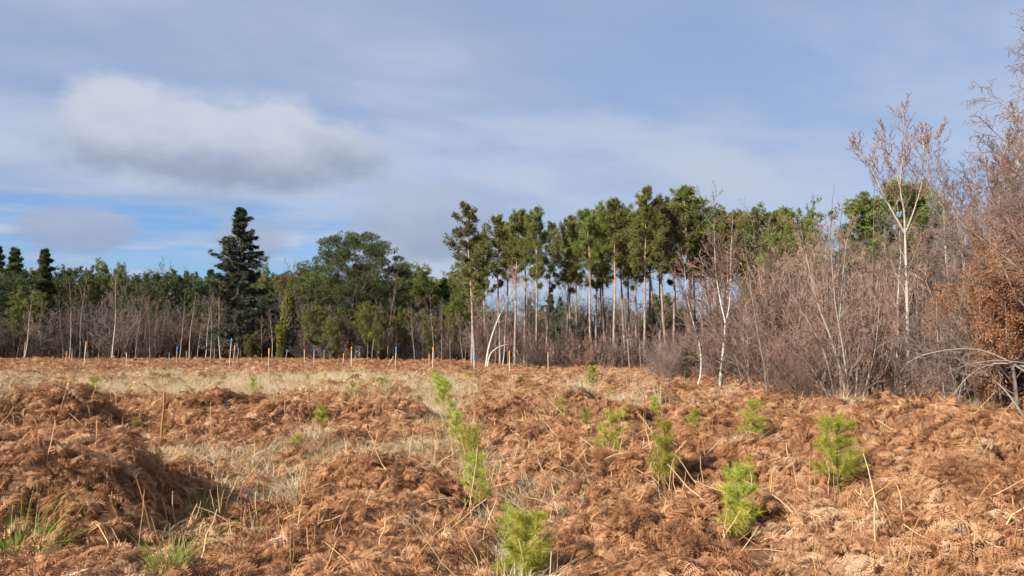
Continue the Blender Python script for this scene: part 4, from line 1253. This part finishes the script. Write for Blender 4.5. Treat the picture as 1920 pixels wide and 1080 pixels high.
# ------------------------------------------------------------------ planted pine saplings
def sapling(seed, whorls=4, width=.28, h=.75, old=.0, needles=1.0, nl=.055):
    rg = np.random.default_rng(seed)
    K = 8
    P = trunk_path(h, K, rg, .03)
    Rd = (.009 * (1 - .7 * np.linspace(0, 1, K)))[None]
    st = MB().tubes(P, Rd, 6)
    A = []; ZA = []
    for wz in range(whorls):
        t = .16 + .62 * wz / max(1, whorls - 1)
        n = rg.integers(4, 7)
        i = t * (K - 1); i0 = int(i); p = P[0, i0] * (1 - (i - i0)) + P[0, min(i0 + 1, K - 1)] * (i - i0)
        a = rg.random() * 6.28 + np.arange(n) * 6.28 / n + rg.normal(0, .2, n)
        d = np.stack([np.cos(a), np.sin(a), rg.uniform(.35, .9, n)], 1)
        L = width * (1.1 - .62 * t) * rg.uniform(.65, 1.2, n)
        A.append(path(np.repeat(p[None], n, 0), d, L, 6, rg, .06, .16)); ZA += [t] * n
    A = np.concatenate(A); ZA = np.array(ZA)
    Ra = .005 * (1 - .6 * np.linspace(0, 1, 6))[None] * np.ones((len(A), 1))
    st.tubes(A, Ra, 4)
    B, Rb = kids(A, Ra, 3, .4, .95, (.5, .9), .45, 4, rg, .08, .15, 0, .7, .002)
    st.tubes(B, Rb, 3)
    new = MB(); od = MB()

    def clothe(Q, n, t0, zq):
        N, Kq, _ = Q.shape
        t = t0 + (1 - t0) * rg.random((N, n)); k = t * (Kq - 1); k0 = np.clip(k.astype(int), 0, Kq - 2); f = (k - k0)[..., None]
        ar = np.arange(N)[:, None]
        p = Q[ar, k0] * (1 - f) + Q[ar, k0 + 1] * f; d = unit(Q[ar, k0 + 1] - Q[ar, k0])
        isold = (rg.random((N, n)) < old * np.clip(1.5 - 2.2 * p[..., 2] / h, 0, 1)) & (t < .85)
        for mk, mb in ((~isold, new), (isold, od)):
            if mk.any():
                mb.tufts(p[mk], d[mk], nl * 1.45, 2, .0032, .5, rg)
    clothe(A, int(46 * needles), .22, ZA)
    clothe(B, int(24 * needles), .1, None)
    clothe(P, int(300 * needles), .10, None)
    parts = [('stem', st.mesh('sapling_stem', M['dark_bark'])), ('needles', new.mesh('sapling_needles', M['needle_sap']))]
    if od.nv:
        parts.append(('old_needles', od.mesh('sapling_old_needles', M['needle_old'])))
    return parts


SP = [sapling(800, 4, .30), sapling(801, 4, .26, old=.9), sapling(802, 3, .32, old=.3, needles=.8), sapling(803, 5, .26, needles=1.2), sapling(804, 4, .22, old=.6, needles=.6), sapling(805, 3, .22, needles=.5)]
for u, x, Y, gz, h, k, w, lb in SAPS:
    s = h / .80
    thing(SP[k], 'pine_sapling', lb, 'sapling', (x, Y, gz), rng.random() * 6.28, (s * w, s * w, s), 'planted pine saplings')


# ------------------------------------------------------------------ marker stakes
def stake(name, label, u, vt, vb, colour, lean=0.0, half=.019, group='marker stakes', wood='wood'):
    Y = 1.4 * F / (vb - 640)
    for _ in range(10):
        gz = float(base_z(X(u, Y), Y))
        Y = .5 * Y + .5 * (EYE - gz - .22) * F / (vb - 640)
    Y = min(Y, 74)
    x = X(u, Y); gz = float(base_z(x, Y))
    h = at(u, vt, Y)[2] - gz
    e = bpy.data.objects.new(name, None); COL.objects.link(e)
    e.location = (x, Y, gz - .1); e.rotation_euler = (rng.normal(0, .02), lean, rng.random())
    tip = .30 if colour else 0
    pm = MB(); n = 5
    zs = np.linspace(0, h + .1 - tip, n)
    P = np.stack([rng.normal(0, .006, n), rng.normal(0, .006, n), zs], 1)
    pm.tubes(P, np.full(n, half * 1.35), 5)
    ob('post', pm.mesh('stake_post', M[wood]), e)
    if colour:
        tm = MB(); z0 = h + .1 - tip
        P = np.stack([np.full(4, P[-1, 0]), np.full(4, P[-1, 1]), np.array([z0, z0 + .06, z0 + tip - .03, z0 + tip])], 1)
        tm.tubes(P, half * np.array([1.40, 1.75, 1.85, 1.2]), 6)
        tm.tubes(np.array([P[-1], P[-1] + [0, 0, .004]]), half * np.array([1.2, .05]), 6)
        ob('painted_tip', tm.mesh('stake_tip', M[colour]), e)
    return tag(e, label, 'stake', group)


stakes = [(48, 642, 676, 'orange', .02), (160, 640, 690, 'orange', .08), (138, 655, 682, 'blue', 0), (127, 659, 680, 'orange', 0), (334, 650, 688, 'blue', 0), (320, 661, 680, 'blue', 0), (352, 659, 680, 'orange', 0),
          (431, 634, 698, 'blue', .06), (438, 648, 690, 'orange', .08), (446, 652, 684, 'blue', .08), (506, 653, 706, 'orange', 0), (536, 655, 682, 'blue', .12), (573, 656, 682, 'orange', -.02), (590, 655, 692, 'blue', 0), (609, 656, 684, 'blue', 0),
          (643, 662, 686, 'orange', .12), (660, 650, 696, 'orange', 0), (742, 650, 704, 'blue', .02), (805, 664, 690, 'orange', 0), (812, 651, 696, 'orange', 0), (890, 664, 708, 'blue', 0), (955, 658, 705, 'orange', 0), (871, 672, 690, 'orange', 0)]
for col in ('orange', 'blue'):
    sel = sorted(s for s in stakes if s[3] == col)
    for i, (u, vt, vb, c, ln) in enumerate(sel):
        stake('marker_stake', f'pale wooden stake with {col} tip, {nth(i)} {col}-tipped one from the left', u, vt, vb, c, ln)
stake('plain_stake', 'unpainted tan stake in front of the pine stand, right of all marker stakes', 1027, 660, 702, None)
stake('plain_stake', 'short unpainted stake in the straw grass at the far left', 240, 661, 684, None)
stake('plain_stake', 'unpainted stake leaning right between two blue-tipped stakes', 722, 664, 690, None, .5)
stake('dead_stick', 'lone tan upright stick above the left foreground bracken mound', 311, 735, 822, None, .0, .014, None, 'stalk')

for u, vt, vb, ln, lb in [(326, 888, 1000, -.30, 'long tan stalk leaning left in the hollow beside the big mound'), (352, 955, 1022, -.35, 'thick broken stalk leaning left at the foot of the big mound'),
                          (500, 918, 950, -.15, 'short bleached splinter standing in the stalk-filled hollow'), (1872, 930, 1010, .35, 'pale leaning stalk in the right foreground'), (1622, 940, 1030, .05, 'upright tan stalk in the right foreground bracken')]:
    stake('dead_stalk', lb, u, vt, vb, None, ln, .0036, 'big dead stalks', 'stalk')

# high seat at the wood edge
Y = 79.0; x = X(671, Y); gz = float(base_z(x, Y))
e = bpy.data.objects.new('high_seat', None); COL.objects.link(e); e.location = (x, Y, gz); e.scale = (.72, .72, .85)
tag(e, 'small weathered wooden hunting seat frame at the wood edge', 'hunting seat')
for sx in (-.28, .28):
    ob('post', MB().box((sx - .045, -.05, 0), (sx + .045, .05, 1.75)).mesh('seat_post', M['weathered']), e)
    ob('back_post', MB().box((sx - .045, .62, 0), (sx + .045, .72, 2.1)).mesh('seat_back_post', M['weathered']), e)
for z in (.5, .95, 1.4):
    ob('rung', MB().box((-.34, -.085, z), (.34, -.052, z + .09)).mesh('seat_rung', M['weathered']), e)
ob('seat_board', MB().box((-.36, -.11, 1.752), (.36, .618, 1.81)).mesh('seat_board', M['weathered']), e)
ob('back_rail', MB().box((-.36, .58, 1.95), (.36, .617, 2.06)).mesh('seat_rail', M['weathered']), e)

# fresh grass tufts
GT = [grass_mesh(900 + i, 110, .44, .14, .9, .5, .0042).mesh('grass_blades', M['green_grass']) for i in range(2)]
for i, (u, vb, s, lb) in enumerate([(45, 1058, 1.5, 'fresh green grass tuft on the mound in the lower left corner'), (385, 968, .8, 'yellowish green grass tuft in the hollow right of the big mound'),
                                    (375, 1006, .55, 'small green grass tuft at the bottom of the left hollow'), (330, 1066, .8, 'dull green grass at the bottom edge left of centre'), (95, 690, 1.4, 'green grass clump in straw at the far left')]):
    Y = 1.45 * F / (vb - 640)
    for _ in range(10):
        gz = float(ground(X(u, Y), Y)); Y = .5 * Y + .5 * (EYE - gz) * F / (vb - 640)
    gz += .04
    o = ob('grass_tuft', GT[i % 2], loc=(X(u, Y), Y, gz - .05)); o.scale = (s, s, s); o.rotation_euler.z = i * 1.3
    tag(o, lb, 'grass tuft', 'green grass tufts')
